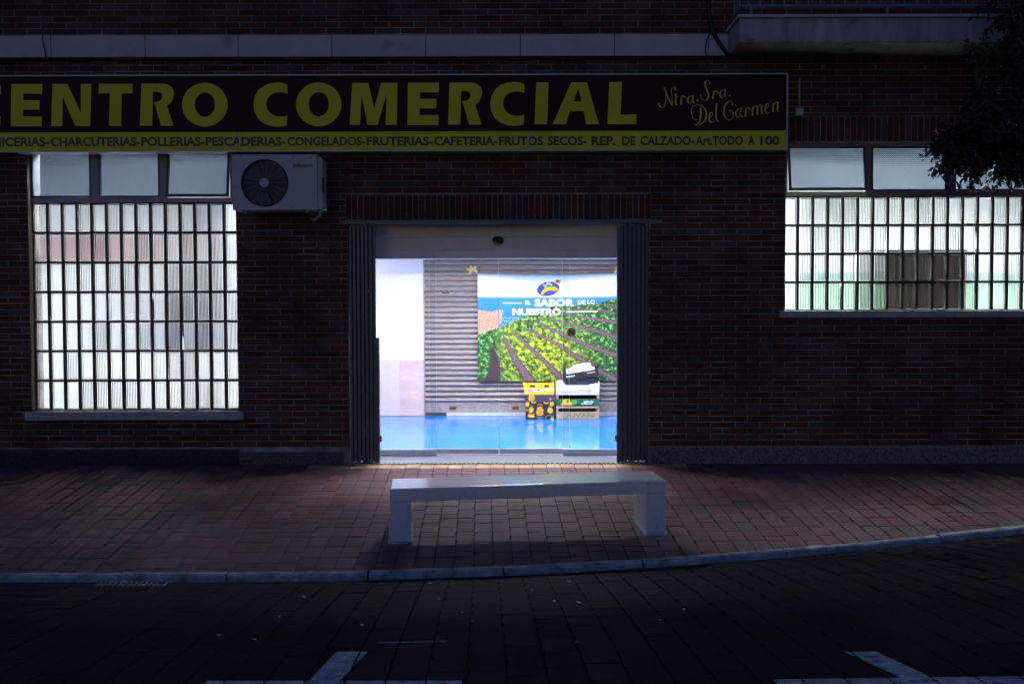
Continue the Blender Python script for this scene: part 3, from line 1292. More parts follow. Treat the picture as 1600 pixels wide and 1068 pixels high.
# no-dogs sticker on the right fixed leaf
M_red = mat('sticker_red', (0.20, 0.03, 0.035), 0.5, 0.05, 20)
M_stk = mat('sticker_ground', (0.75, 0.5, 0.5), 0.5, 0.05, 20)
sc_ = at(893, 519, YG + 0.027)
me = curve_mesh('sticker', [ellipse(0, 0, 0.036, 0.036, 28)])
link('sticker', to_front(me, YG + 0.0285, lambda x, y: (sc_.x + x, sc_.z + y)), M_stk, doors)
me = curve_mesh('sticker_ring', [ellipse(0, 0, 0.045, 0.045, 28), ellipse(0, 0, 0.034, 0.034, 28)])
link('sticker_ring', to_front(me, YG + 0.0275, lambda x, y: (sc_.x + x, sc_.z + y)), M_red, doors)
dog = [(-.024, -.02), (-.018, -.02), (-.014, -.004), (.006, -.004), (.010, -.02), (.016, -.02), (.017, .004), (.028, .010), (.024, .018), (.012, .016), (.008, .006), (-.016, .006), (-.024, .016), (-.028, .012), (-.022, .002)]
me = curve_mesh('sticker_dog', [dog])
link('sticker_dog', to_front(me, YG + 0.0265, lambda x, y: (sc_.x + x, sc_.z + y)), M_black, doors)
me = curve_mesh('sticker_bar', [[(-.030, .020), (-.024, .027), (.030, -.020), (.024, -.027)]])
link('sticker_bar', to_front(me, YG + 0.0255, lambda x, y: (sc_.x + x, sc_.z + y)), M_red, doors)

# threshold slab and drain grate in front of it
MB().box(hx0 + 0.002, hx1 - 0.002, 0.04, 1.0, -0.12, 0.0).build('threshold', mat('threshold_slab', (0.26, 0.29, 0.34), 0.3, 0.1, 8), BLD)
gr = empty('gate_track', (0, 0.0, 0.0))
tag(gr, 'perforated metal gate track set in the floor along the doorway', 'floor track')
M_brass = mat('track_metal', (0.40, 0.36, 0.25), 0.4, 0.1, 20, metal=0.5)
tr = MB()
ty0, ty1 = -0.028, 0.038
tr.box(hx0 + 0.05, hx1 - 0.05, ty0, ty0 + 0.012, -0.02, 0.003)
tr.box(hx0 + 0.05, hx1 - 0.05, ty1 - 0.012, ty1, -0.02, 0.003)
tr.build('track_rail', M_brass, gr)
n = 62
for k in range(n + 1):
    xx = hx0 + 0.05 + (hx1 - hx0 - 0.1) * k / n
    MB().box(xx - 0.011, xx + 0.011, ty0 + 0.0121, ty1 - 0.0121, -0.015, 0.0025).build('track_bar', M_brass, gr)
MB().box(hx0 + 0.05, hx1 - 0.05, ty0, ty1, -0.06, -0.022).build('track_channel', M_black, gr)

# ------------------------------------------------------------------ interior of the hall
HX0, HX1, HY1, HC = -2.60, 2.60, 4.42, 3.0
hf = MB().box(HX0, HX1, 0.62, HY1, -0.12, -0.003).build('hall_floor', M_hallfloor)
hf['kind'] = 'structure'
hw = MB()
hw.box(HX0 - 0.1, HX0, TH + 0.001, HY1 + 0.1, -0.1, HC)
hw.box(HX1, HX1 + 0.1, TH + 0.001, HY1 + 0.1, -0.1, HC)
shx0 = X_(661.5, HY1)
hw.box(HX0, shx0, HY1, HY1 + 0.1, -0.1, HC)
hw.box(shx0, HX1, HY1 + 0.12, HY1 + 0.2, -0.1, HC)
hw.box(HX0, HX1, 0.35, 0.601, 2.862, HC)
o = hw.build('hall_wall', M_hallwall)
o['kind'] = 'structure'
HWALL = o
o = MB().box(HX0 - 0.1, HX1 + 0.1, 0.30, HY1 + 0.2, HC + 0.002, HC + 0.1).build('hall_ceiling', M_ceil)
o['kind'] = 'structure'
# marble wainscot tiles on the white wall
tz = Z_(562, HY1, 620)
tx = [X_(p, HY1) for p in (480, 552, 624)] + [shx0]
tzs = [0.002, Z_(607, HY1, 620), tz]
for i in range(3):
    for j in range(2):
        MB().box(tx[i] + 0.0015, tx[i + 1] - 0.0015, HY1 - 0.012 - (0.002 if (i + j) % 2 else 0), HY1 - 0.0005, tzs[j] + 0.001, tzs[j + 1] - 0.001).build(
            'wall_tile', M_marble if i == 2 else M_marble2, HWALL, bevel=0.0015, seg=1)

# roller shutter
SHY = HY1 + 0.03
sh = empty('roller_shutter', ((shx0 + HX1) / 2, SHY, 0))
tag(sh, 'closed corrugated metal roller shutter behind the printed banner', 'shutter')
pitch = 0.077
prof = []
for k in range(9):
    t = k / 8
    prof.append((-0.040 * math.sin(math.pi * min(1, t * 1.15)) ** 0.8 if t * 1.15 <= 1 else 0.004, t * pitch * 0.90))
sm = MB()
for y, zz in prof:
    sm.v.append((shx0 + 0.012, SHY + y, zz))
    sm.v.append((HX1 - 0.02, SHY + y, zz))
for k in range(8):
    sm.f.append((2 * k, 2 * k + 1, 2 * k + 3, 2 * k + 2))
b = len(sm.v)
sm_me = sm.mesh('slat')
sm_me.materials.append(M_shutter)
zz = 0.20
k = 0
rs = random.Random(5)
while zz < 2.75:
    o = bpy.data.objects.new('slat', sm_me)
    COL.objects.link(o)
    o.parent = sh
    o.matrix_local = WORLD[sh.name].inverted() @ Matrix.Translation((0, rs.gauss(0, 0.001), zz))
    zz += pitch
MB().box(shx0 + 0.012, HX1 - 0.02, SHY - 0.012, SHY + 0.02, 0.045, 0.196).build('bottom_bar', M_shutdark, sh, bevel=0.004)
MB().box(shx0 + 0.33, HX1 - 0.02, SHY - 0.03, SHY + 0.02, 0.0, 0.044).build('floor_rail', M_thresh, sh)
for px in (708, 805):
    c = at(px, 637, SHY)
    MB().box(c.x - 0.055, c.x + 0.055, SHY - 0.02, SHY - 0.0125, c.z - 0.03, c.z + 0.03).build('lock_plate', mat('rust', (0.30, 0.14, 0.05), 0.7, 0.3, 30), sh)
    MB().box(c.x - 0.04, c.x + 0.04, SHY - 0.024, SHY - 0.0202, c.z - 0.012, c.z + 0.014).build('lock_slot', M_black, sh)
c = at(696, 458, SHY - 0.03)
MB().box(c.x - 0.055, c.x + 0.055, SHY - 0.032, SHY - 0.02, c.z - 0.012, c.z + 0.012).build('vent_slot', M_black, sh)
# guide channel at the left edge of the shutter
MB().box(shx0 + 0.001, shx0 + 0.022, SHY - 0.045, SHY + 0.06, 0.001, 2.8).build('guide_channel', M_shutdark, sh)
# unseen bulkhead added above to throw shade on the shutter top
M_bulkhead = mat('bulkhead_blue_grey', (0.30, 0.31, 0.34), 0.5, 0.06, 6)
MB().box(shx0 - 0.38, HX1 - 0.002, 3.50, HY1 - 0.002, 2.33, 2.99).build('shade_bulkhead', M_bulkhead, sh)
MB().box(shx0 + 0.013, HX1 - 0.021, SHY + 0.012, SHY + 0.02, 0.2, 2.8).build('dark_gap_sheet', M_black, sh)  # black sheet added so the gaps between slats read dark

# ceiling lights in the hall
M_lamp = emit_mat('lamp_panel', (1.0, 0.945, 0.985), 11.6)


def lamp(x, y, z, w, l, label, m=None, t_=0.006, skirt=0.0):
    t = empty('ceiling_light', (x, y, z))
    tag(t, label, 'light', 'ceiling light panels inside the building')
    MB().box(x - w / 2 - 0.02, x + w / 2 + 0.02, y - l / 2 - 0.02, y + l / 2 + 0.02, z - 0.03, z).build('housing', M_white, t)
    MB().box(x - w / 2, x + w / 2, y - l / 2, y + l / 2, z - 0.0305 - t_, z - 0.0305).build('diffuser', m or M_lamp, t)
    if skirt:  # unseen baffles added to keep lamp light off upper walls and panes
        for (a0, a1, b0, b1) in ((x - w / 2 - 0.02, x + w / 2 + 0.02, y - l / 2 - 0.02, y - l / 2 - 0.008), (x - w / 2 - 0.02, x + w / 2 + 0.02, y + l / 2 + 0.008, y + l / 2 + 0.02),
                                 (x - w / 2 - 0.02, x - w / 2 - 0.008, y - l / 2 - 0.0079, y + l / 2 + 0.0079), (x + w / 2 + 0.008, x + w / 2 + 0.02, y - l / 2 - 0.0079, y + l / 2 + 0.0079)):
            MB().box(a0, a1, b0, b1, z - 0.036 - skirt, z - 0.0302).build('added_baffle', M_black, t)
    return t


lamp(-1.0, 1.3, HC, 1.2, 0.3, 'white ceiling light panel in the hall, on the pale wall side')
lamp(1.0, 1.3, HC, 1.2, 0.3, 'white ceiling light panel in the hall, on the banner side')

lamp(0.0, 2.7, HC, 1.0, 0.3, 'small white ceiling light panel deep in the middle of the hall')

# ------------------------------------------------------------------ rooms behind the glass blocks
def room(x0, x1, y1, zc, wall_m, name):
    m = MB()
    m.box(x0, x1, y1, y1 + 0.1, -0.1, zc)
    m.box(x0 - 0.1, x0, TH + 0.001, y1 + 0.1, -0.1, zc)
    m.box(x1, x1 + 0.1, TH + 0.001, y1 + 0.1, -0.1, zc)
    o = m.build(name + '_wall', wall_m)
    o['kind'] = 'structure'
    o2 = MB().box(x0 - 0.1, x1 + 0.1, TH + 0.001, y1 + 0.1, zc + 0.002, zc + 0.1).build(name + '_ceiling', M_ceil2)
    o2['kind'] = 'structure'
    o3 = MB().box(x0, x1, TH + 0.001, y1, -0.12, -0.002).build(name + '_floor', M_thresh)
    o3['kind'] = 'structure'
    return o


M_ceil2 = mat('room_ceiling', (0.14, 0.16, 0.19), 0.8, 0.03, 3)
M_roomw = mat('room_wall', (0.74, 0.77, 0.80), 0.7, 0.03, 2)
room(-6.6, -2.72, 3.3, 3.6, M_roomw, 'storeroom')
room(2.72, 6.9, 3.6, 3.6, M_roomw, 'stall_room')
M_lamp2 = emit_mat('lamp_panel_room', (0.96, 0.98, 1.0), 24.0)
M_lamp3 = emit_mat('lamp_panel_stall', (0.98, 1.0, 0.97), 25.0)
lamp(-4.6, 0.62, 3.6, 1.5, 0.3, 'white ceiling light panel in the room behind the left window', M_lamp2, skirt=0.06)
lamp(3.5, 0.62, 3.6, 1.5, 0.3, 'white ceiling light panel in the room behind the right window, near the door', M_lamp3, skirt=0.06)
lamp(5.6, 0.62, 3.6, 1.5, 0.3, 'white ceiling light panel in the room behind the right window, far from the door', M_lamp3, skirt=0.06)
# pink fascia board on the back wall of the left room
YB = 3.24
M_pink = mat('pink_board', (0.46, 0.30, 0.33), 0.6, 0.05, 4)
o = MB().box(X_(60, YB), X_(345, YB), YB, 3.298, Z_(405, YB), Z_(366, YB)).build('fascia_board', M_pink, bevel=0.004)
tag(o, 'blurred pink board high on the wall behind the left glass blocks', 'board')
# grey cabinet behind the right half of the left window
M_cab = mat('grey_cabinet', (0.13, 0.14, 0.16), 0.5, 0.06, 4)
Yc = 2.3
cb = empty('storage_cabinet', (X_(310, Yc), Yc + 0.2, 0))
tag(cb, 'blurred grey cabinet behind the right half of the left glass blocks', 'cabinet')
cx0, cx1 = X_(262, Yc), X_(385, Yc)
ct0, ct1 = 0.0, Z_(412, Yc)
MB().box(cx0, cx1, Yc + 0.02, Yc + 0.42, 0.0, ct1).build('carcass', M_cab, cb, bevel=0.004)
for k in range(2):
    a = cx0 + (cx1 - cx0) * k / 2
    MB().box(a + 0.004, a + (cx1 - cx0) / 2 - 0.004, Yc, Yc + 0.019, Z_(545, Yc), ct1 - 0.01).build('cabinet_door', M_cab, cb, bevel=0.003)
    MB().box(a + 0.004, a + (cx1 - cx0) / 2 - 0.004, Yc - 0.01, Yc + 0.019, 0.06, Z_(550, Yc)).build('drawer_front', M_hallwall, cb, bevel=0.003)
# right room: mint lower wall, and a dark cupboard close to the window
YB2 = 3.6
M_mint = mat('mint_panel', (0.42, 0.66, 0.50), 0.5, 0.05, 2)
M_mint2 = mat('mint_trim', (0.36, 0.50, 0.50), 0.5, 0.05, 2)
wp = empty('wainscot', (4.8, YB2, 0))
tag(wp, 'blurred mint green wall panelling behind the right glass blocks', 'panelling')
MB().box(2.725, 6.89, YB2 - 0.03, YB2 - 0.001, 0.0, Z_(446, YB2)).build('panel', M_mint, wp)
MB().box(2.725, 6.89, YB2 - 0.05, YB2 - 0.001, Z_(445, YB2), Z_(428, YB2)).build('dado_rail', M_mint2, wp)
Yd = 0.50
M_dark = mat('dark_cupboard', (0.022, 0.021, 0.021), 0.6, 0.15, 8)
cu = empty('dark_cupboard', (X_(1445, Yd), Yd + 0.25, 0))
tag(cu, 'dark square cupboard silhouetted behind the right glass blocks', 'cupboard')
dx0, dx1, dzt = X_(1358, Yd), X_(1508, Yd), Z_(392, Yd)
MB().box(dx0, dx1, Yd, Yd + 0.5, 0.0, dzt - 0.03).build('carcass', M_dark, cu, bevel=0.004)
MB().box(dx0 - 0.01, dx1 + 0.01, Yd - 0.01, Yd + 0.51, dzt - 0.029, dzt).build('cupboard_top', M_dark, cu, bevel=0.004)

# ------------------------------------------------------------------ folding gates in the doorway
def folding_gate(px0, px1, label, side):
    Yg = 0.03
    x0, x1 = X_(px0, Yg), X_(px1, Yg)
    z0, z1 = 0.006, DO[3] - 0.034
    g = empty('folding_gate', ((x0 + x1) / 2, Yg, 0))
    tag(g, label, 'gate', 'folded security gates at the entrance')
    n = 13
    rnd = random.Random(px0)
    pw = (x1 - x0) / n
    for k in range(n):
        a = x0 + pw * k
        y = Yg + (0.05 if k % 2 else 0.0) + rnd.uniform(-0.004, 0.004)
        sl = MB()
        sl.box(max(x0, a - 0.005), min(x1, a + pw + 0.005), y, y + 0.026, z0 + rnd.uniform(0.0, 0.012), z1 - rnd.uniform(0, 0.02))
        sl.build('slat', M_gate, g, bevel=0.003, seg=1)
    for zz in (z0 + 0.05, 0.55, 1.04, 1.52, 2.0, z1 - 0.12):
        dz = rnd.uniform(-0.03, 0.03)
        MB().box(x0 + 0.004, x1 - 0.004, Yg + 0.027, Yg + 0.049, zz + dz, zz + dz + 0.022).build('crossbar', M_gate, g)
    # lead post with lock box
    lx = x1 if side > 0 else x0
    MB().box(min(lx, lx + side * 0.03), max(lx, lx + side * 0.03), Yg - 0.01, Yg + 0.06, z0, Z_(527, Yg) if side > 0 else z1 - 0.02).build('lead_post', M_gate, g, bevel=0.003, seg=1)
    MB().box(min(lx + side * 0.0305, lx + side * 0.048), max(lx + side * 0.0305, lx + side * 0.048), Yg, Yg + 0.05, 0.22, 0.28).build('latch', M_gate, g)
    # floor shoe
    MB().box(x0 - 0.002, x1 + 0.002, Yg - 0.03, Yg + 0.10, 0.0005, 0.005).build('shoe', M_gate, g)
    return g


folding_gate(546, 587, 'dark folded steel gate on the left side of the doorway', 1)
folding_gate(969, 1013, 'dark folded steel gate on the right side of the doorway', -1)

# ------------------------------------------------------------------ shop sign
YS = -0.17
sx0, sx1 = X_(-190, YS), X_(1228, YS)
def SZ(px, py):
    return at(px, py, YS).z
sz_top = at(600, 117, YS).z
sz_bot = at(600, 236, YS).z
sz_div = at(600, 205.5, YS).z
sign = empty('shop_sign', ((sx0 + sx1) / 2, YS, sz_bot))
tag(sign, 'long maroon and yellow shop sign lettered CENTRO COMERCIAL', 'sign')
MB().box(sx0 + 0.01, sx1 - 0.01, YS + 0.012, -0.003, sz_bot + 0.01, sz_top - 0.01).build('sign_box', M_signdark, sign)
bx = [sx0, X_(-102, YS), X_(374, YS), X_(826, YS), sx1]
for a, b in zip(bx, bx[1:]):
    if b - a < 0.03:
        continue
    MB().box(a + 0.0015, b - 0.0015, YS + 0.004, YS + 0.0115, sz_div + 0.0005, sz_top - 0.008).build('face_panel', M_signdark, sign)
    MB().box(a + 0.0015, b - 0.0015, YS + 0.003, YS + 0.0115, sz_bot + 0.008, sz_div - 0.0005).build('strip_panel', M_signyel, sign)
fr = MB()
fr.box(sx0, sx1, YS - 0.006, -0.004, sz_top - 0.0075, sz_top + 0.006)
fr.box(sx0, sx1, YS - 0.006, -0.004, sz_bot - 0.004, sz_bot + 0.0075)
fr.box(sx1 - 0.0095, sx1 + 0.008, YS - 0.0055, -0.0045, sz_bot + 0.0076, sz_top - 0.0076)
fr.build('frame', M_alu, sign)

for pxs in (374, 826):
    c = at(pxs, 220, YS)
    MB().box(c.x - 0.004, c.x + 0.004, YS - 0.003, YS + 0.0025, sz_bot + 0.008, sz_div - 0.001).build('seam_strip', M_alu, sign)

# big letters: outlines in photo-sized units, own left edge at 0
def shift(P, dx, dy, s):
    return [((x - dx) / s, (y - dy) / s) for x, y in P]


LET = {}
LET['E'] = [shift([(108, 135), (407, 135), (403, 228), (225, 228), (222, 290), (382, 290), (378, 380), (220, 380), (220, 446), (402, 446), (400, 540), (103, 540)], 103, 135, 6.154)]
LET['N'] = [shift([(503, 135), (648, 135), (776, 415), (776, 135), (878, 135), (867, 540), (722, 540), (603, 260), (597, 540), (492, 540)], 492, 135, 6.154)]
LET['T'] = [shift([(950, 135), (1275, 135), (1272, 227), (1170, 227), (1163, 540), (1046, 540), (1055, 227), (947, 227)], 947, 135, 6.154)]
LET['O'] = [shift(ellipse(590, 264, 178, 171, 40), 412, 98, 5), shift(ellipse(590, 263, 79, 95, 32), 412, 98, 5)]
c_out = [(345, 108), (305, 96), (265, 93), (215, 98), (165, 115), (120, 150), (92, 200), (80, 262), (88, 320), (115, 375), (160, 413), (215, 432), (265, 437), (305, 434), (340, 428),
         (345, 350), (315, 357), (280, 358), (240, 350), (205, 327), (185, 295), (180, 262), (187, 225), (208, 194), (240, 174), (278, 168), (315, 170), (346, 178)]
LET['C'] = [shift(c_out, 80, 98, 5)]
LET['M'] = [shift([(852, 98), (978, 98), (1022, 300), (1078, 98), (1205, 98), (1200, 425), (1113, 425), (1120, 185), (1050, 425), (970, 425), (925, 190), (912, 425), (832, 425)], 832, 98, 5)]
LET['R'] = [shift([(62, 96), (225, 95), (265, 101), (295, 120), (312, 148), (316, 178), (308, 215), (290, 248), (262, 270), (313, 424), (215, 424), (163, 240),
                   (195, 236), (216, 222), (226, 200), (223, 180), (210, 166), (190, 160), (153, 160), (146, 424), (50, 424)], 50, 96, 5)]
LET['I'] = [shift([(740, 93), (836, 93), (824, 420), (726, 420)], 726, 93, 5)]
LET['A'] = [shift([(1013, 93), (1135, 93), (1230, 420), (1130, 420), (1110, 318), (1003, 318), (970, 420), (868, 420)], 868, 93, 5), shift([(1068, 140), (1030, 243), (1093, 243)], 868, 93, 5)]
LET['L'] = [shift([(1310, 93), (1410, 91), (1398, 348), (1523, 344), (1520, 420), (1296, 420)], 1296, 93, 5)]
word = [('C', -52), ('E', 16.7), ('N', 80), ('T', 154), ('R', 218.5), ('O', 284.5), ('C', 396), ('O', 462.4), ('M', 546.4), ('E', 636.6), ('R', 700), ('C', 766), ('I', 835.2), ('A', 863.6), ('L', 949.2)]
let_cache = {}
for ch, lx in word:
    me = curve_mesh('letter', LET[ch], 0.0)
    top = 131.6 - 3.0 * max(0, lx) / 950
    to_front(me, YS + 0.0015, lambda x, y: (at(lx + x, top + y, YS).x, at(lx + x, top + y, YS).z))
    o = link('letter', me, M_signyel, sign)
# script lettering: pen strokes with a broad and a hair line
def stroke(pts, w0, wfun, dxy=(0, 0)):
    """pts in zoom pixels; returns ribbon polygon"""
    # catmull-rom
    P = [pts[0]] + pts + [pts[-1]]
    C = []
    for i in range(1, len(P) - 2):
        for k in range(8):
            t = k / 8
            p0, p1, p2, p3 = P[i - 1], P[i], P[i + 1], P[i + 2]
            C.append(tuple(0.5 * ((2 * p1[j]) + (-p0[j] + p2[j]) * t + (2 * p0[j] - 5 * p1[j] + 4 * p2[j] - p3[j]) * t * t + (-p0[j] + 3 * p1[j] - 3 * p2[j] + p3[j]) * t ** 3) for j in (0, 1)))
    C.append(pts[-1])
    Lf, Rt = [], []
    for i, p in enumerate(C):
        a = C[max(0, i - 1)]
        b = C[min(len(C) - 1, i + 1)]
        dx, dy = b[0] - a[0], b[1] - a[1]
        l = math.hypot(dx, dy) or 1
        nx, ny = -dy / l, dx / l
        # broad on down strokes
        w = (5.5 + 12.5 * abs(dy / l) ** 2 * (1 if dy > 0 else 0.15)) * w0
        Lf.append((p[0] + nx * w / 2, p[1] + ny * w / 2))
        Rt.append((p[0] - nx * w / 2, p[1] - ny * w / 2))
    return Lf, Rt


SCRIPT = [
    # N
    [(135, 352), (142, 385), (170, 405), (200, 380), (212, 300), (200, 185)], [(195, 185), (215, 250), (250, 330), (285, 390)], [(285, 390), (280, 300), (272, 220), (290, 182), (312, 190), (318, 220)],
    # t
    [(322, 255), (318, 320), (322, 375), (345, 372)], [(312, 290), (345, 283)],
    # r
    [(385, 275), (380, 330), (375, 372)], [(378, 330), (395, 280), (412, 285), (428, 300)],
    # a
    [(500, 275), (465, 285), (448, 325), (465, 357), (490, 340), (505, 280)], [(508, 268), (502, 320), (512, 352), (530, 345)],
    [(552, 318), (556, 338)],
    # S
    [(690, 160), (685, 122), (655, 112), (637, 150), (655, 210), (675, 270), (655, 325), (615, 320), (592, 285), (590, 262)],
    # r
    [(735, 225), (728, 270), (722, 312)], [(726, 270), (745, 228), (765, 232), (785, 248)],
    # a
    [(845, 215), (812, 228), (800, 268), (818, 298), (840, 280), (855, 212)], [(860, 205), (850, 255), (862, 285)],
    [(903, 268), (907, 285)],
    # D
    [(592, 405), (590, 480), (575, 560), (545, 595), (520, 588)], [(560, 540), (515, 530), (490, 470), (500, 405), (555, 375), (620, 400), (650, 460), (640, 540), (590, 585), (540, 590)],
    # e
    [(690, 520), (720, 480), (712, 455), (690, 475), (682, 530), (700, 568), (740, 550)],
    # l
    [(765, 360), (758, 440), (762, 530), (785, 560)],
    # C
    [(938, 385), (930, 345), (900, 335), (858, 380), (842, 440), (855, 505), (895, 540), (938, 515), (945, 465), (920, 435), (905, 450)],
    # a
    [(1025, 415), (990, 430), (972, 475), (990, 515), (1018, 490), (1030, 415)], [(1034, 405), (1022, 470), (1045, 512)],
    # r
    [(1085, 410), (1080, 460), (1076, 505)], [(1080, 455), (1100, 405), (1120, 412), (1138, 432)],
    # m
    [(1160, 395), (1155, 445), (1152, 495)], [(1157, 440), (1178, 390), (1205, 395), (1208, 440), (1205, 485)], [(1207, 440), (1228, 380), (1252, 385), (1252, 440), (1260, 475)],
    # e
    [(1295, 425), (1328, 388), (1318, 362), (1298, 385), (1290, 440), (1312, 470), (1350, 455)],
    # n
    [(1382, 360), (1378, 405), (1374, 455)], [(1379, 405), (1400, 352), (1424, 352), (1428, 400), (1425, 440), (1443, 452)],
]
smb = MB()
for s in SCRIPT:
    Lf, Rt = stroke(s, 0.98, None)
    b = len(smb.v)
    for (l, r) in zip(Lf, Rt):
        for q in (l, r):
            p = at(1010 + q[0] / 6.957, 110 + q[1] / 6.957, YS)
            smb.v.append((p.x, YS + 0.0015, p.z))
    for i in range(len(Lf) - 1):
        a = b + 2 * i
        smb.f.append((a, a + 1, a + 3, a + 2))
smb.build('script_lettering', M_signpale, sign)
# strip lettering
ST = [('CARN', -41, 1.5), ('ICERIAS-', 3.4, 77), ('CHARCUTERIAS-', 79.3, 218.5), ('POLLERIAS-', 220.5, 319.5), ('PESCADERIAS-', 321.5, 446), ('CONGELADOS-', 449, 570.5), ('FRUTERIAS-', 573, 676.5),
      ('CAFETERIA-', 678.5, 777), ('FRUTOS', 779.7, 848.5), ('SECOS-', 856, 916.5), ('REP.', 924.2, 962), ('DE', 972, 993), ('CALZADO-', 1000.5, 1085), ('Art.TODO', 1087, 1161), ('A', 1169, 1179), ('100', 1188, 1218)]
for s, a, b in ST:
    base = 228.3 - 2.4 * max(a, 0) / 1228
    p0, p1 = at(a, base, YS), at(b, base, YS)
    me = text_mesh('strip_lettering', s, p0.x, p1.x, p0.z, 12.6 / F * (10.1 + YS), YS + 0.0012, bold=0.034, spacing=1.0)
    link('strip_lettering', me, M_signtext, sign)

# ------------------------------------------------------------------ air conditioner
YA = -0.40
ac = empty('air_conditioner', (X_(432, YA), YA + 0.15, Z_(328, YA)))
tag(ac, 'weathered grey outdoor air conditioner hung above the left window', 'air conditioner')
ax0, ax1, az0, az1 = X_(365, YA), X_(497, YA), Z_(327.5, YA, 430), Z_(241.5, YA, 430)
# casing with a round opening in the front
fc = at(413.5, 286, YA)
fr_ = 37.0 / F * (10.1 + YA)
me = curve_mesh('front_panel', [[(ax0, az0), (ax1, az0), (ax1, az1), (ax0, az1)], ellipse(fc.x, fc.z, fr_, fr_, 48)], 0.004)
link('front_panel', to_front(me, YA + 0.004, lambda x, y: (x, y)), M_ac, ac)
cs_ = MB()
cs_.box(ax0, ax0 + 0.006, YA + 0.0085, YA + 0.30, az0, az1)
cs_.box(ax1 - 0.006, ax1, YA + 0.0085, YA + 0.30, az0, az1)
cs_.box(ax0 + 0.0062, ax1 - 0.0062, YA + 0.0085, YA + 0.30, az0, az0 + 0.006)
cs_.box(ax0 + 0.0062, ax1 - 0.0062, YA + 0.0085, YA + 0.30, az1 - 0.006, az1)
cs_.box(ax0 + 0.0062, ax1 - 0.0062, YA + 0.26, YA + 0.299, az0 + 0.0062, az1 - 0.0062)
cs_.build('casing', M_ac, ac)
# chamfered right corner cover with valve recess
MB().prism([(0, 0), (1, 0), (1, 1), (0, 1)], 0, 1)
cv = MB()
w_ = 0.045
for (zz0, zz1, m_) in ((az0 + 0.01, az1 - 0.012, M_ac),):
    cv.v += [(ax1 + 0.001, YA + 0.02, zz0), (ax1 + w_, YA + 0.05, zz0), (ax1 + w_, YA + 0.27, zz0), (ax1 + 0.001, YA + 0.28, zz0),
             (ax1 + 0.001, YA + 0.02, zz1), (ax1 + w_, YA + 0.05, zz1 - 0.02), (ax1 + w_, YA + 0.27, zz1 - 0.02), (ax1 + 0.001, YA + 0.28, zz1)]
    cv.f += [(0, 3, 2, 1), (4, 5, 6, 7), (0, 1, 5, 4), (1, 2, 6, 5), (2, 3, 7, 6), (3, 0, 4, 7)]
cv.build('valve_cover', M_ac, ac, bevel=0.006)
MB().box(ax1 + w_ - 0.02, ax1 + w_ + 0.002, YA + 0.045, YA + 0.12, fc.z - 0.09, fc.z + 0.06).build('handle_recess', M_acdark, ac)
# fan cavity, blades, grille
m = MB()
m.tube([(fc.x, YA + 0.01, fc.z), (fc.x, YA + 0.10, fc.z)], fr_ - 0.001, 40, cap=False)
m.build('fan_shroud', M_acdark, ac)
m = MB()
b = 0
for k in range(40):
    t = 2 * math.pi * k / 40
    m.v.append((fc.x + fr_ * math.cos(t), YA + 0.10, fc.z + fr_ * math.sin(t)))
m.f.append(tuple(range(40)))
m.build('shroud_back', M_acdark, ac)
for k in range(3):
    m = MB()
    t0 = R(20 + 120 * k)
    for i in range(7):
        r_ = 0.05 + (fr_ - 0.07) * i / 6
        for j, (dt, dy) in enumerate(((-0.38, 0.075), (0.0, 0.055), (0.38, 0.04))):
            t = t0 + dt * (1 + 0.3 * i / 6)
            m.v.append((fc.x + r_ * math.cos(t), YA + dy, fc.z + r_ * math.sin(t)))
    for i in range(6):
        for j in range(2):
            a = i * 3 + j
            m.f.append((a, a + 1, a + 4, a + 3))
    m.build('fan_blade', mat('fan_blade', (0.09, 0.095, 0.10), 0.5, 0.1, 10), ac)
M_grille = mat('grille_wire', (0.20, 0.21, 0.22), 0.45, 0.05, 10)
m = MB()
for k in range(1, 15):
    r_ = 0.045 + (fr_ - 0.05) * k / 15
    pts = [(fc.x + r_ * math.cos(2 * math.pi * i / 40), YA - 0.012 + 0.014 * (r_ / fr_) ** 2, fc.z + r_ * math.sin(2 * math.pi * i / 40)) for i in range(41)]
    m.tube(pts, 0.0011, 4, cap=False)
m.build('grille_rings', M_grille, ac)
for k in range(18):
    t = 2 * math.pi * (k + 0.02) / 18
    m = MB()
    m.tube([(fc.x + r_ * math.cos(t), YA - 0.014 + 0.014 * (r_ / fr_) ** 2, fc.z + r_ * math.sin(t)) for r_ in (0.04, 0.12, fr_ * 0.75, fr_ + 0.004)], 0.0021, 5)
    m.build('grille_spoke', M_grille, ac)
m = MB()
m.tube([(fc.x, YA - 0.021, fc.z), (fc.x, YA - 0.017, fc.z), (fc.x, YA - 0.008, fc.z)], [0.038, 0.046, 0.047], 24)
m.build('grille_hub', M_ac, ac)
p0, p1 = at(457, 261.5, YA), at(488.5, 261.5, YA)
link('nameplate_lettering', text_mesh('nameplate_lettering', 'Johnson', p0.x, p1.x, p0.z, 0.036, YA - 0.0022, bold=0.03), M_black, ac)
for py in (268, 295, 323):
    MB().box(X_(459, YA), X_(493, YA), YA - 0.003, YA - 0.0001, Z_(py, YA, 470), Z_(py, YA, 470) + 0.004).build('panel_rib', M_ac, ac)
for px, py in ((376, 244), (458, 246), (486, 246), (371, 325), (456, 325)):
    c = at(px, py, YA)
    m = MB()
    m.tube([(c.x, YA - 0.003, c.z), (c.x, YA + 0.002, c.z)], 0.006, 8)
    m.build('screw', M_acdark, ac)
for xx in (ax0 + 0.12, ax1 - 0.10):
    m = MB()
    m.box(xx - 0.016, xx + 0.016, YA + 0.02, -0.003, az0 - 0.032, az0 - 0.001)
    m.build('bracket', M_iron, ac)
M_pipe = mat('pipe_wrap', (0.36, 0.33, 0.24), 0.8, 0.2, 30, 0.4, 80)
m = MB()
pc = at(492, 335, -0.25)
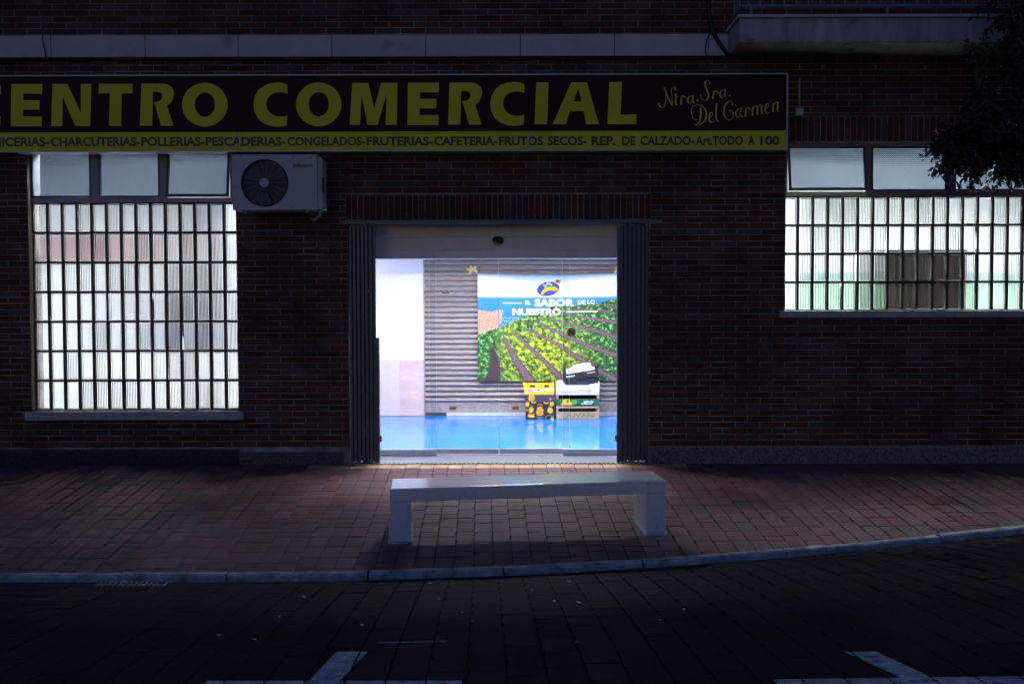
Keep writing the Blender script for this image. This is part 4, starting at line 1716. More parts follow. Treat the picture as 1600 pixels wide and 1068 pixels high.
m.tube([(ax1 + 0.02, YA + 0.12, az0 + 0.05), (ax1 - 0.0, YA + 0.12, az0 - 0.05), (ax1 - 0.05, YA + 0.16, az0 - 0.085), (ax1 - 0.12, -0.10, az0 - 0.06), (ax1 - 0.15, -0.003, az0 - 0.04)], 0.016, 8)
m.build('refrigerant_pipe', M_pipe, ac, smooth=True)

# ------------------------------------------------------------------ bench
pL = on_pave(609, 848)
pR = on_pave(1041, 834)
ang = math.atan2(pR.y - pL.y, pR.x - pL.x)
Lb = math.hypot(pR.x - pL.x, pR.y - pL.y)
Db, Tb, Lw = 0.46, 0.105, 0.165
bn = empty('concrete_bench', ((pL.x + pR.x) / 2, (pL.y + pR.y) / 2, zpave((pL.y + pR.y) / 2)))
tag(bn, 'pale concrete bench standing on the pavement before the lit entrance', 'bench')
ux, uy = math.cos(ang), math.sin(ang)
ztop_l, ztop_r = zpave(pL.y) + 0.418, zpave(pR.y) + 0.428
zfoot = min(zpave(pL.y), zpave(pR.y)) - 0.03
Bm = Matrix.Translation((pL.x, pL.y, 0)) @ Matrix.Rotation(ang, 4, 'Z')


def zt(u):
    return ztop_l + (ztop_r - ztop_l) * u / Lb


outer = [(0, zpave(pL.y) - 0.02), (Lw, zpave(pL.y) - 0.02), (Lw + 0.006, zt(Lw) - Tb), (Lb - Lw - 0.006, zt(Lb - Lw) - Tb), (Lb - Lw, zpave(pR.y) - 0.02), (Lb, zpave(pR.y) - 0.02), (Lb - 0.012, zt(Lb)), (0.012, zt(0))]
# one continuous casting: seat and two legs, built as three closed pieces butted together
MB_seat = MB()
seat = [(Lw * 0 - 0.0, zt(0) - Tb), (Lb, zt(Lb) - Tb), (Lb - 0.004, zt(Lb)), (0.004, zt(0))]
m = MB()
m.prism(seat, 0.0, Db)
m.v = [tuple(Bm @ Vector(p)) for p in m.v]
m.build('seat', M_bench, bn, bevel=0.012, seg=3)
for (u0, u1, pz) in ((0.0, Lw, pL), (Lb - Lw, Lb, pR)):
    m = MB()
    fz = lambda y: zpave(y) - 0.004
    t0, t1 = zt(u0) - Tb - 0.0005, zt(u1) - Tb - 0.0005
    base = zpave(pz.y) - 0.01
    P = [(u0 + 0.004, 0.004, base), (u1 - 0.002, 0.004, base), (u1 - 0.002, Db - 0.004, base + 0.035), (u0 + 0.004, Db - 0.004, base + 0.035),
         (u0 + 0.002, 0.003, t0), (u1, 0.003, t1), (u1, Db - 0.003, t1), (u0 + 0.002, Db - 0.003, t0)]
    m.v = [tuple(Bm @ Vector(p)) for p in P]
    m.f = [(0, 3, 2, 1), (4, 5, 6, 7), (0, 1, 5, 4), (1, 2, 6, 5), (2, 3, 7, 6), (3, 0, 4, 7)]
    m.build('leg', M_bench, bn, bevel=0.007, seg=2)
    # mortar footing
    m = MB()
    P = [(u0 - 0.015, -0.03), (u1 + 0.015, -0.025), (u1 + 0.012, Db + 0.02), (u0 - 0.012, Db + 0.02)]
    vv = []
    for q in P:
        w = Bm @ Vector((q[0], q[1], 0))
        vv.append((w.x, w.y, zpave(w.y) + 0.009))
    m.v = vv + [(a, b, c - 0.03) for a, b, c in vv]
    m.f = [(0, 1, 2, 3), (4, 7, 6, 5), (0, 4, 5, 1), (1, 5, 6, 2), (2, 6, 7, 3), (3, 7, 4, 0)]
    m.build('footing', M_kerb, bn)

# ------------------------------------------------------------------ banner
YN = HY1 - 0.06
NX0, NX1 = X_(746.3, YN), X_(969.5, YN)
NZ1, NZ0 = Z_(427.5, YN, 860), Z_(595, YN, 860)


def wave(u, v):
    """out-of-plane ripple of the cloth, and sag of its edges"""
    y = 0.012 * math.sin(u * 9 + v * 2) + 0.008 * math.sin(u * 17 - v * 5 + 1) + 0.015 * math.sin(math.pi * u) * (v)
    sag = 0.018 * math.sin(math.pi * u) * (1 - v) ** 2
    return y, sag


def on_banner(u, v, lift=0.0):
    y, sag = wave(u, v)
    return (NX0 + (NX1 - NX0) * u, YN - y - lift, NZ1 - (NZ1 - NZ0) * v - sag)


def uvz(x, y):
    return ((x - 97) / 1318.0, (y - 168) / 990.0)


def srgb(r, g, b):
    f_ = lambda c: (c / 255 / 12.92) if c <= 10 else ((c / 255 + 0.055) / 1.055) ** 2.4
    return (f_(r), f_(g), f_(b))


def lerp(a, b, t):
    t = max(0, min(1, t))
    return tuple(p * (1 - t) + q * t for p, q in zip(a, b))


WALLS = [  # terrace walls in zoom pixels, width at start and end
    ([(345, 760), (395, 870), (450, 970), (530, 1085), (580, 1170)], 30, 105),
    ([(440, 710), (560, 830), (700, 960), (800, 1060), (900, 1170)], 24, 62),
    ([(555, 675), (700, 745), (830, 815), (950, 895), (1110, 990), (1300, 1110), (1420, 1180)], 22, 60),
    ([(655, 612), (780, 680), (930, 750), (1100, 825), (1260, 880), (1420, 940)], 20, 52),
    ([(750, 572), (900, 615), (1050, 655), (1230, 705), (1420, 770)], 18, 44),
    ([(830, 522), (1000, 555), (1200, 590), (1420, 625)], 14, 34),
    ([(900, 492), (1100, 497), (1260, 510), (1420, 545)], 10, 26),
    ([(1190, 455), (1300, 450), (1420, 465)], 8, 20),
]


def dist_poly(x, y, P):
    best = (1e9, 0)
    n = len(P) - 1
    for i in range(n):
        (x0, y0), (x1, y1) = P[i], P[i + 1]
        dx, dy = x1 - x0, y1 - y0
        t = max(0, min(1, ((x - x0) * dx + (y - y0) * dy) / (dx * dx + dy * dy)))
        d = math.hypot(x - x0 - t * dx, y - y0 - t * dy)
        if d < best[0]:
            best = (d, (i + t) / n)
    return best


def interp(P, x):
    if x <= P[0][0]:
        return P[0][1]
    for a, b in zip(P, P[1:]):
        if x <= b[0]:
            return a[1] + (b[1] - a[1]) * (x - a[0]) / (b[0] - a[0])
    return P[-1][1]


LAND = [(97, 730), (200, 690), (330, 655), (420, 600), (500, 565), (600, 530), (700, 490), (800, 462), (1000, 452), (1180, 440), (1260, 425), (1420, 395)]
CLIFF = [(97, 505), (150, 508), (230, 520), (300, 498), (350, 510), (345, 540), (290, 590), (340, 605), (300, 640), (260, 660)]
brnd = random.Random(4)


def banner_col(x, y):
    N1 = mnoise.noise(Vector((x * 0.02, y * 0.02, 0)))
    N2 = mnoise.noise(Vector((x * 0.075, y * 0.085, 5)))
    N3 = mnoise.noise(Vector((x * 0.16, y * 0.18, 9)))
    land = interp(LAND, x) + 10 * N2
    if y < 372 + 4 * N1:
        # sky
        t = (y - 168) / (22 + 55 * math.exp(-((x - 760) / 420.0) ** 2))
        return lerp(srgb(95, 160, 215), srgb(240, 234, 240), t + 0.12 * N1)
    if y < land:
        if x < 345 and y > interp(CLIFF, x) - 4 + 10 * N2:
            right = 330 - (y - 520) * 0.25 + 25 * N2
            if x < right:
                c = lerp(srgb(170, 118, 92), srgb(225, 180, 150), 0.5 + 0.9 * N2)
                return lerp(c, srgb(90, 62, 55), 0.5 + 1.2 * N3 - 0.5)
        c = lerp(srgb(70, 150, 205), srgb(35, 115, 200), (y - 372) / 180)
        c = lerp(srgb(215, 222, 234), c, (y - 366) / 26)
        if x < 480 and y > 560 and N3 > 0.25:
            c = lerp(c, srgb(215, 225, 235), 0.7)
        return lerp(c, srgb(90, 170, 215), 0.25 * N2)
    # walls between terraces
    for P, w0, w1 in WALLS:
        d, t = dist_poly(x, y, P)
        w = w0 + (w1 - w0) * t
        if d < w * (0.5 + 0.12 * N2):
            c = lerp(srgb(140, 108, 114), srgb(92, 68, 80), 0.5 + 0.8 * N2)
            if d > w * 0.33:
                c = lerp(c, srgb(40, 30, 36), 0.5)
            return c
    # dark rock lower left
    if dist_poly(x, y, [(225, 860), (260, 960), (245, 1090), (230, 1170)])[0] < 22 + (y - 860) * 0.17 and y > 850:
        return lerp(srgb(92, 70, 70), srgb(48, 38, 44), 0.5 + 0.9 * N3)
    if dist_poly(x, y, [(565, 590), (558, 680)])[0] < 9 or dist_poly(x, y, [(645, 540), (655, 615)])[0] < 8 or dist_poly(x, y, [(738, 505), (748, 572)])[0] < 9:
        return srgb(62, 56, 58)
    # vines: clumps of leaves with dark gaps and bright tips
    warm = math.exp(-((x - 760) / 300.0) ** 2 - ((y - 900) / 300.0) ** 2) + 0.45 * math.exp(-((x - 380) / 110.0) ** 2)
    warm *= 0.75 + 0.9 * N1
    g = lerp(srgb(48, 100, 50), srgb(150, 168, 28), warm * 1.15)
    N4 = mnoise.noise(Vector((x * 0.026, y * 0.03, 21)))
    N5 = mnoise.noise(Vector((x * 0.058, y * 0.066, 31)))
    k = 0.9 * N4 + 0.9 * N5
    g = lerp(g, srgb(18, 42, 24), min(0.80, max(0, -k * 1.7)))
    return lerp(g, srgb(226, 222, 70) if warm > 0.45 else srgb(150, 205, 110), min(0.8, max(0, (k - 0.15) * 2.0)))


NU, NV = 300, 224
bm_v, bm_c = [], []
for j in range(NV + 1):
    for i in range(NU + 1):
        u, w = i / NU, j / NV
        bm_v.append(on_banner(u, w))
        bm_c.append(banner_col(97 + 1318 * u, 168 + 990 * w))
bm_f = [(j * (NU + 1) + i, (j + 1) * (NU + 1) + i, (j + 1) * (NU + 1) + i + 1, j * (NU + 1) + i + 1) for j in range(NV) for i in range(NU)]
me = bpy.data.meshes.new('cloth')
me.from_pydata(bm_v, [], bm_f)
att = me.color_attributes.new('print', 'FLOAT_COLOR', 'POINT')
flat = []
for c in bm_c:
    flat += [c[0], c[1], c[2], 1.0]
att.data.foreach_set('color', flat)
M_banner = bpy.data.materials.new('banner_print')
M_banner.use_nodes = True
N, L = nodes_of(M_banner)
an = N.new('ShaderNodeAttribute')
an.attribute_name = 'print'
L.new(an.outputs['Color'], N['Principled BSDF'].inputs['Base Color'])
N['Principled BSDF'].inputs['Roughness'].default_value = 0.55
N['Principled BSDF'].inputs['Specular IOR Level'].default_value = 0.25
ban = empty('banner', ((NX0 + NX1) / 2, YN, NZ0))
tag(ban, 'printed vinyl banner of terraced vineyards above the sea tied across the shutter', 'banner')
link('cloth', me, M_banner, ban, smooth=True)


def print_on_banner(name, me, m, lift=0.0025):
    """mesh with x,z in zoom pixel units -> draped on the banner"""
    for v_ in me.vertices:
        u, w = uvz(v_.co.x, v_.co.z)
        v_.co = on_banner(u, w, lift)
    return link(name, me, m, ban)


def poly_print(name, polys, m, lift):
    me = curve_mesh(name, polys)
    for v_ in me.vertices:
        v_.co = (v_.co.x, 0, v_.co.y)
    return print_on_banner(name, me, m, lift)


def text_print(body, x0, x1, base, cap, bold):
    me = text_mesh('slogan_lettering', body, x0, x1, 0, cap, 0, bold)
    for v_ in me.vertices:
        v_.co = (v_.co.x, 0, base - v_.co.z)
    return print_on_banner('slogan_lettering', me, M_white, 0.003)


text_print('EL', 534, 590, 445, 32, 0.03)
text_print('SABOR', 622, 988, 459, 60, 0.045)
text_print('DE LO', 1022, 1178, 443, 34, 0.03)
text_print('NUESTRO', 418, 868, 541, 55, 0.04)
poly_print('slogan_rule', [[(330, 428), (506, 428), (506, 437), (330, 437)]], M_white, 0.003)
poly_print('slogan_rule', [[(915, 511), (1205, 509), (1205, 518), (915, 520)]], M_white, 0.003)
M_navy = mat('logo_blue', srgb(62, 62, 150), 0.5, 0.02, 5)
M_yel = mat('logo_yellow', srgb(240, 205, 30), 0.5, 0.02, 5)
M_lgreen = mat('logo_green', srgb(120, 200, 110), 0.5, 0.02, 5)
poly_print('logo_oval', [ellipse(748, 298, 104, 66, 36, rot=-0.2)], M_navy, 0.0028)
arc = [(680, 345), (690, 320), (712, 296), (745, 282), (785, 278), (820, 284), (838, 298), (834, 314), (812, 318), (780, 312), (750, 314), (722, 328), (702, 350), (688, 356)]
poly_print('logo_banana', [arc], M_yel, 0.0045)
for (lx, ly, rx, ry, ro) in ((735, 262, 34, 12, -0.9), (760, 255, 32, 11, 0.3), (712, 270, 24, 10, 0.9), (775, 268, 22, 9, 0.7)):
    poly_print('logo_leaf', [ellipse(lx, ly, rx, ry, 16, rot=ro)], M_lgreen, 0.0035 + lx * 1e-6)
for (lx, ly, rx, ry, ro) in ((742, 246, 14, 6, -0.9), (722, 272, 12, 5, 0.6), (768, 250, 14, 5, 0.3)):
    poly_print('logo_leaf', [ellipse(lx, ly, rx, ry, 12, rot=ro)], M_white, 0.0048 + lx * 1e-6)
poly_print('logo_ring', [ellipse(838, 228, 34, 27, 28), ellipse(838, 228, 20, 15, 24)], mat('logo_ring', srgb(205, 190, 70), 0.5, 0.03, 5), 0.0052)
poly_print('logo_ring_centre', [ellipse(838, 228, 19, 14, 24)], M_navy, 0.0046)
# tie knots at the top corners
M_tie = mat('yellow_tie', srgb(250, 195, 70), 0.7, 0.25, 60, 0.3, 80, col2=srgb(250, 225, 190))
for (px, py, sd) in ((738, 422, 1), (967, 422, -1)):
    c = at(px, py, YN - 0.03)
    cor = Vector(on_banner(0.0 if sd > 0 else 1.0, 0.0))
    m = MB()
    m.tube([cor, (cor + c) / 2 + Vector((0, -0.01, 0)), c], 0.005, 6)
    m.build('tie_cord', M_tie, ban)
    m = MB()
    for k in range(5):
        t = R(-20 + 65 * k + (0 if sd > 0 else 40))
        e = c + Vector((0.088 * math.cos(t), -0.01 * k, 0.070 * math.sin(t)))
        m.tube([c, c.lerp(e, 0.5) + Vector((0, -0.012, 0.008)), e], [0.008, 0.024, 0.006], 6)
    m.build('tie_knot', M_tie, ban, smooth=True)

# ------------------------------------------------------------------ produce boxes on the floor
YX = 3.98


def fx(px):
    return X_(px, YX)


def fz(py):
    return Z_(py, YX, 880)


M_cardblk = mat('black_card', srgb(24, 22, 30), 0.55, 0.1, 10)
M_cardgrey = mat('grey_card', srgb(62, 58, 72), 0.6, 0.1, 10)
M_cardyel = mat('yellow_card', srgb(235, 185, 30), 0.6, 0.06, 8)
M_cardwht = mat('white_card', srgb(232, 225, 232), 0.6, 0.03, 8)
M_inside = mat('box_inside', (0.05, 0.028, 0.018), 0.8, 0.2, 10)
M_woodc = mat('crate_wood', (0.42, 0.30, 0.20), 0.75, 0.2, 14, 0.3, 60, stretch=(0.5, 1, 5))
M_orange = mat('print_orange', srgb(235, 165, 40), 0.6, 0.05, 20)
M_pgreen = mat('print_green', srgb(30, 110, 70), 0.6, 0.08, 20)
M_pink2 = mat('print_pink', srgb(225, 140, 160), 0.6, 0.08, 20)
M_bgreen = mat('band_green', srgb(20, 110, 60), 0.6, 0.15, 6, col2=srgb(8, 60, 45))
M_olive = mat('print_olive', srgb(120, 125, 70), 0.7, 0.1, 20)
M_grey = mat('print_grey', srgb(110, 110, 125), 0.7, 0.1, 20)
M_brown = mat('print_red', srgb(120, 30, 40), 0.7, 0.1, 20)


def flat_print(name, polys, Y, m, parent):
    me = curve_mesh(name, polys)
    return link(name, to_front(me, Y, lambda x, y: (x, y)), m, parent)


def zpx(x, y):
    """zoom pixel on the crate close-up -> (x, z) in the plane of the box fronts"""
    p = at(800 + x / 9.706, 560 + y / 9.706, YX)
    return (p.x, p.z)


def pz(P):
    return [zpx(*q) for q in P]


# black pineapple box
pb = empty('fruit_box', (fx(844), YX + 0.15, 0))
tag(pb, 'black cardboard box printed with orange pineapples, on the blue floor', 'box')
x0, z1 = zpx(208, 545)
x1, z0 = zpx(662, 930)
z0 = -0.001
zl = zpx(208, 652)[1]
MB().box(x0, x1, YX, YX + 0.30, z0, zl - 0.002).build('box_body', M_cardblk, pb, bevel=0.004)
MB().box(x0 - 0.004, x1 + 0.004, YX - 0.004, YX + 0.304, zl - 0.001, z1).build('box_lid', M_cardgrey, pb, bevel=0.004)
for k, (cx, cy, rx, ry, ro) in enumerate(((290, 778, 36, 45, 0.25), (578, 785, 40, 46, -0.3), (235, 692, 30, 36, 0.2), (605, 685, 32, 34, 0), (608, 915, 28, 22, 0))):
    flat_print('pineapple_print', [pz(ellipse(cx, cy, rx, ry, 18, ro))], YX - 0.0012, M_orange, pb)
    lf = [(cx - 18, cy - ry + 4), (cx - 30 + 40 * ro, cy - ry - 38), (cx - 8 + 40 * ro, cy - ry - 25), (cx + 8 + 40 * ro, cy - ry - 50), (cx + 14 + 40 * ro, cy - ry - 22), (cx + 34 + 40 * ro, cy - ry - 34), (cx + 18, cy - ry + 4)]
    if k not in (2, 3):
        flat_print('leaf_print', [pz(lf)], YX - 0.001, M_pgreen, pb)
for (cx, cy, r_, a0, a1) in ((300, 820, 52, 30, 160), (330, 640, 48, 30, 150), (520, 645, 50, 30, 150), (570, 900, 60, 170, 280), (190, 770, 45, -30, 60)):
    o1 = ellipse(cx, cy, r_, r_ * 0.8, 12, 0, a0, a1)
    o2 = ellipse(cx, cy - 8, r_ * 0.82, r_ * 0.6, 12, 0, a0, a1)
    flat_print('banana_print', [pz(o1 + o2[::-1])], YX - 0.0011, M_orange, pb)
flat_print('banana_print', [pz(ellipse(290, 870, 55, 24, 18, 0.15))], YX - 0.0011, M_orange, pb)
# central emblem: crown and body
em = [(372, 850), (368, 800), (385, 768), (378, 735), (400, 742), (405, 725), (462, 735), (455, 755), (480, 770), (470, 800), (474, 850), (445, 864), (405, 864)]
flat_print('emblem_print', [pz(em)], YX - 0.0012, M_orange, pb)
for k in range(7):
    t = R(200 + 140 * k / 6)
    c_ = (423 + 38 * math.cos(t), 728 + 38 * math.sin(t))
    flat_print('emblem_ray', [pz(ellipse(c_[0], c_[1], 8, 5, 10, t))], YX - 0.0012, M_orange, pb)
for yy in (778, 812, 838):
    flat_print('emblem_gap', [pz([(392, yy), (456, yy - 12), (456, yy - 5), (392, yy + 6)])], YX - 0.0022, M_cardblk, pb)
link('small_lettering', text_mesh('small_lettering', 'SELECCION', *[zpx(370, 890)[0], zpx(482, 890)[0]], zpx(370, 890)[1], 0.008, YX - 0.0012, 0.01), M_white, pb)
link('small_lettering', text_mesh('small_lettering', 'PREMIUM', *[zpx(395, 908)[0], zpx(462, 908)[0]], zpx(395, 910)[1], 0.007, YX - 0.0012, 0.01), M_white, pb)
em2 = [(258, 640), (252, 590), (262, 548), (330, 548), (345, 590), (338, 640)]
flat_print('emblem_print', [pz(em2)], YX - 0.0056, M_orange, pb)
for yy in (575, 600, 622):
    flat_print('emblem_gap', [pz([(270, yy), (332, yy - 8), (332, yy - 2), (270, yy + 6)])], YX - 0.0066, M_cardblk, pb)
st = []
for k in range(10):
    r_ = 24 if k % 2 == 0 else 9
    st.append((585 + r_ * math.sin(math.pi * k / 5), 612 + r_ * math.cos(math.pi * k / 5)))
flat_print('star_print', [pz(st)], YX - 0.0056, mat('print_gold', srgb(190, 170, 110), 0.6, 0.05, 20), pb)

# yellow tray on it
yt = empty('fruit_tray', (fx(841), YX + 0.15, z1))
tag(yt, 'yellow cardboard fruit tray with two hand slots, on the black pineapple box', 'tray')
x0y, z1y = zpx(165, 362)
x1y, z0y = zpx(636, 527)
z0y = z1 + 0.0005
sx = (zpx(272, 0)[0], zpx(348, 0)[0], zpx(487, 0)[0], zpx(562, 0)[0])
sz0, sz1 = zpx(0, 434)[1], zpx(0, 402)[1]
out = [(x0y - 0.006, z1y + 0.004), (x0y + 0.03, z0y), (x1y, z0y), (x1y - 0.004, z1y + 0.012), (x1y - 0.05, z1y - 0.004), (x0y + 0.05, z1y - 0.006)]
me = curve_mesh('tray_front', [out, [(sx[0], sz0), (sx[1], sz0), (sx[1], sz1), (sx[0], sz1)], [(sx[2], sz0), (sx[3], sz0), (sx[3], sz1), (sx[2], sz1)]], 0.003)
link('tray_front', to_front(me, YX, lambda x, y: (x, y)), M_cardyel, yt)
tm = MB()
tm.box(x0y + 0.028, x1y - 0.001, YX + 0.0035, YX + 0.295, z0y, z0y + 0.005)
tm.build('tray_floor', M_inside, yt)
MB().box(x0y + 0.022, x0y + 0.028, YX + 0.0035, YX + 0.30, z0y, z1y - 0.01).build('tray_side', M_cardyel, yt)
MB().box(x1y - 0.001, x1y + 0.005, YX + 0.0035, YX + 0.30, z0y, z1y - 0.004).build('tray_side', M_cardyel, yt)
MB().box(x0y + 0.0285, x1y - 0.0015, YX + 0.296, YX + 0.301, z0y, z1y - 0.01).build('tray_back', M_inside, yt)
pp = [(225, 478), (250, 455), (300, 448), (440, 452), (590, 440), (632, 445), (632, 470), (560, 490), (470, 505), (240, 515)]
flat_print('label_print', [pz(pp)], YX - 0.0045, mat('label_cream', srgb(240, 215, 150), 0.6, 0.05, 20), yt)
flat_print('label_print', [pz(ellipse(275, 480, 45, 26, 18))], YX - 0.0055, M_pink2, yt)
flat_print('label_print', [pz(ellipse(355, 480, 24, 14, 14))], YX - 0.0055, M_lgreen, yt)
flat_print('label_print', [pz(ellipse(405, 476, 20, 10, 14, 0.4))], YX - 0.0055, M_brown, yt)
flat_print('label_print', [pz(ellipse(498, 482, 36, 22, 16)), pz(ellipse(498, 482, 28, 15, 16))], YX - 0.0055, M_cardyel, yt)

# wooden crate at the bottom right with green band crate above it
wc = empty('wooden_crate', (fx(903), YX + 0.18, 0))
tag(wc, 'rough wooden produce crate with worn printed letters at the bottom of the stack', 'crate')
xw0 = zpx(672, 0)[0]
xw1 = zpx(1325, 0)[0]
def slat(parent, za, zb, m, name='slat', dy=0.0, xa=None, xb=None, t=0.008):
    return MB().box(xa if xa is not None else xw0, xb if xb is not None else xw1, YX + dy, YX + dy + t, zb, za).build(name, m, parent, bevel=0.0015, seg=1)
zz = lambda y: zpx(900, y)[1]
slat(wc, zz(806), 0.0, M_woodc)
slat(wc, zz(722), zz(752), M_woodc)
for xx in (xw0, xw1 - 0.032):
    MB().box(xx, xx + 0.032, YX + 0.0085, YX + 0.04, 0.0, zz(716)).build('corner_post', M_woodc, wc)
    MB().box(xx, xx + 0.032, YX + 0.325, YX + 0.355, 0.0, zz(716)).build('corner_post', M_woodc, wc)
for xx in (xw0 + 0.001, xw1 - 0.007):
    MB().box(xx, xx + 0.006, YX + 0.0405, YX + 0.3245, 0.01, zz(716)).build('side_board', M_woodc, wc)
MB().box(xw0 + 0.007, xw1 - 0.007, YX + 0.34, YX + 0.348, 0.01, zz(716)).build('back_board', M_inside, wc)
MB().box(xw0 + 0.033, xw1 - 0.033, YX + 0.0085, YX + 0.338, 0.004, 0.012).build('crate_floor', M_inside, wc)
p0, p1 = zpx(752, 892), zpx(1235, 892)
link('crate_lettering', text_mesh('crate_lettering', 'OLIVAN', p0[0], p1[0], p0[1], 0.058, YX - 0.0015, 0.03), M_olive, wc)

gc = empty('green_band_crate', (fx(903), YX + 0.18, zz(716)))
tag(gc, 'open wooden crate with a dark green printed band, second in the stack', 'crate')
zb_, zt_ = zz(714), zz(552)
slat(gc, zz(610), zz(706), M_bgreen, 'printed_band', 0.0, zpx(662, 0)[0])
for xx in (xw0, xw1 - 0.032):
    MB().box(xx, xx + 0.032, YX + 0.0085, YX + 0.04, zb_, zt_).build('corner_post', M_woodc, gc)
    MB().box(xx, xx + 0.032, YX + 0.325, YX + 0.355, zb_, zt_).build('corner_post', M_woodc, gc)
for xx in (xw0 + 0.001, xw1 - 0.007):
    MB().box(xx, xx + 0.006, YX + 0.0405, YX + 0.3245, zb_ + 0.004, zt_).build('side_board', M_woodc, gc)
MB().box(xw0 + 0.007, xw1 - 0.007, YX + 0.34, YX + 0.348, zb_ + 0.004, zt_).build('back_board', M_inside, gc)
MB().box(xw0 + 0.033, xw1 - 0.033, YX + 0.0085, YX + 0.338, zb_ + 0.002, zb_ + 0.010).build('crate_floor', M_inside, gc)
flat_print('fruit_print', [pz([(730, 706), (775, 655), (778, 618), (870, 616), (885, 650), (915, 704)])], YX - 0.0012, M_cardyel, gc)
flat_print('fruit_print', [pz(ellipse(845, 645, 22, 18, 14))], YX - 0.0022, M_pgreen, gc)
flat_print('fruit_print', [pz(ellipse(775, 690, 22, 12, 14))], YX - 0.0022, M_pink2, gc)
flat_print('glow_print', [pz(ellipse(940, 660, 48, 36, 18))], YX - 0.0010, mat('print_midgreen', srgb(70, 160, 50), 0.6, 0.1, 20), gc)
p0, p1 = zpx(1085, 668), zpx(1235, 668)
link('band_lettering', text_mesh('band_lettering', 'apinchi', p0[0], p1[0], p0[1], 0.034, YX - 0.0012, 0.03, shear=0.3), M_white, gc)
p0, p1 = zpx(1050, 692), zpx(1215, 692)
link('band_lettering', text_mesh('band_lettering', 'bananas', p0[0], p1[0], p0[1], 0.018, YX - 0.0012, 0.03, shear=0.3), M_white, gc)

# white spinach crate
wh = empty('white_tray', (fx(903), YX + 0.18, zt_))
tag(wh, 'white cardboard tray lettered Espinacas in the produce stack', 'tray')
P = [(668, 548), (1318, 545), (1325, 345), (1358, 330), (1362, 420), (1318, 365), (1300, 372), (1190, 385), (1165, 402), (820, 402), (775, 375), (760, 325), (690, 330), (668, 380)]
P = [(668, 549), (1318, 549), (1330, 335), (1300, 372), (1190, 385), (1165, 402), (820, 402), (775, 375), (760, 325), (690, 330), (668, 380)]
me = curve_mesh('tray_front', [pz(P)], 0.0025)
for v_ in me.vertices:
    pass
link('tray_front', to_front(me, YX, lambda x, y: (x, y + 0.001)), M_cardwht, wh)
zb_ = zt_ + 0.001
ztw = zz(385)
for xx in (xw0 + 0.001, xw1 - 0.006):
    MB().box(xx, xx + 0.005, YX + 0.003, YX + 0.35, zb_, ztw + 0.03).build('tray_side', M_cardwht, wh)
MB().box(xw0 + 0.0065, xw1 - 0.0065, YX + 0.344, YX + 0.349, zb_, ztw).build('tray_back', M_cardwht, wh)
MB().box(xw0 + 0.0065, xw1 - 0.0065, YX + 0.003, YX + 0.343, zb_, zb_ + 0.005).build('tray_floor', M_inside, wh)
p0, p1 = zpx(748, 518), zpx(970, 518)
link('tray_lettering', text_mesh('tray_lettering', 'Espinacas', p0[0], p1[0], p0[1], 0.032, YX - 0.0040, 0.01), M_grey, wh)
flat_print('logo_print', [pz([(988, 470), (1165, 470), (1165, 526), (988, 526)]), pz([(996, 477), (1157, 477), (1157, 519), (996, 519)])], YX - 0.0036, M_grey, wh)
flat_print('logo_print', [pz([(1008, 488), (1140, 486), (1140, 494), (1008, 496)])], YX - 0.0036, M_brown, wh)
flat_print('logo_print', [pz(ellipse(1170, 495, 45, 16, 18, -0.4))], YX - 0.0042, M_lgreen, wh)
flat_print('logo_print', [pz(ellipse(1140, 438, 32, 9, 16, 0.3))], YX - 0.0036, M_lgreen, wh)

# black tray standing in the white one, and tilted tray with white lining on top
bt = empty('black_tray', (fx(906), YX + 0.2, zz(402)))
tag(bt, 'flat black plastic tray lying level under the tilted tray', 'tray')
xa, za = zpx(815, 400)
xb, zb2 = zpx(1310, 300)
MB().box(xa, xb, YX + 0.02, YX + 0.30, zb_ + 0.0055, zb2 - 0.01).build('tray_body', M_black, bt, bevel=0.004)
MB().box(xa - 0.012, xb + 0.012, YX + 0.008, YX + 0.31, zb2 - 0.0095, zb2 + 0.004).build('tray_rim', M_black, bt, bevel=0.002)
p0, p1 = zpx(982, 385), zpx(1112, 372)
link('tray_lettering', text_mesh('tray_lettering', 'GRANADA', p0[0], p1[0], p0[1], 0.014, YX + 0.0185, 0.01), M_grey, bt)

tt = empty('tilted_tray', (fx(906), YX + 0.2, zb2))
tag(tt, 'black tray with ragged white lining leaning askew on top of the stack', 'tray')
Tp = pz([(770, 330), (1315, 265), (1315, 90), (1280, 90), (1262, 178), (825, 252), (812, 118), (782, 110)])
P_body = [(768, 322), (1308, 270), (1302, 175), (1262, 178), (822, 245), (770, 190)]
zlift = zb2 + 0.006 - min(q[1] for q in pz(P_body))
def lift_(P):
    return [(a, b + zlift * 0) for a, b in P]
me = curve_mesh('tray_front', [pz([(768, 318), (1310, 268), (1312, 92), (1282, 92), (1268, 172), (822, 244), (818, 120), (786, 112)])], 0.004)
link('tray_front', to_front(me, YX + 0.03, lambda x, y: (x, y)), M_black, tt)
q0, q1 = zpx(790, 308), zpx(1300, 262)
an_ = math.atan2(q1[1] - q0[1], q1[0] - q0[0])
Mt = Matrix.Translation((q0[0], YX + 0.036, q0[1])) @ Matrix.Rotation(-an_, 4, 'Y')
MB().box(0, (q1[0] - q0[0]), 0, 0.26, 0.0, 0.012, Mt).build('tray_floor', M_black, tt)
MB().box(0, 0.008, 0, 0.26, 0.0125, 0.17, Mt).build('tray_side', M_black, tt)
MB().box((q1[0] - q0[0]) - 0.008, (q1[0] - q0[0]), 0, 0.26, 0.0125, 0.15, Mt).build('tray_side', M_black, tt)
lin = [(828, 236), (1250, 165), (1256, 130), (1206, 122), (1196, 72), (1160, 58), (1120, 70), (1085, 64), (1040, 80), (1000, 78), (940, 100), (880, 150), (835, 152), (815, 170)]
me = curve_mesh('paper_lining', [pz(lin)], 0.006)
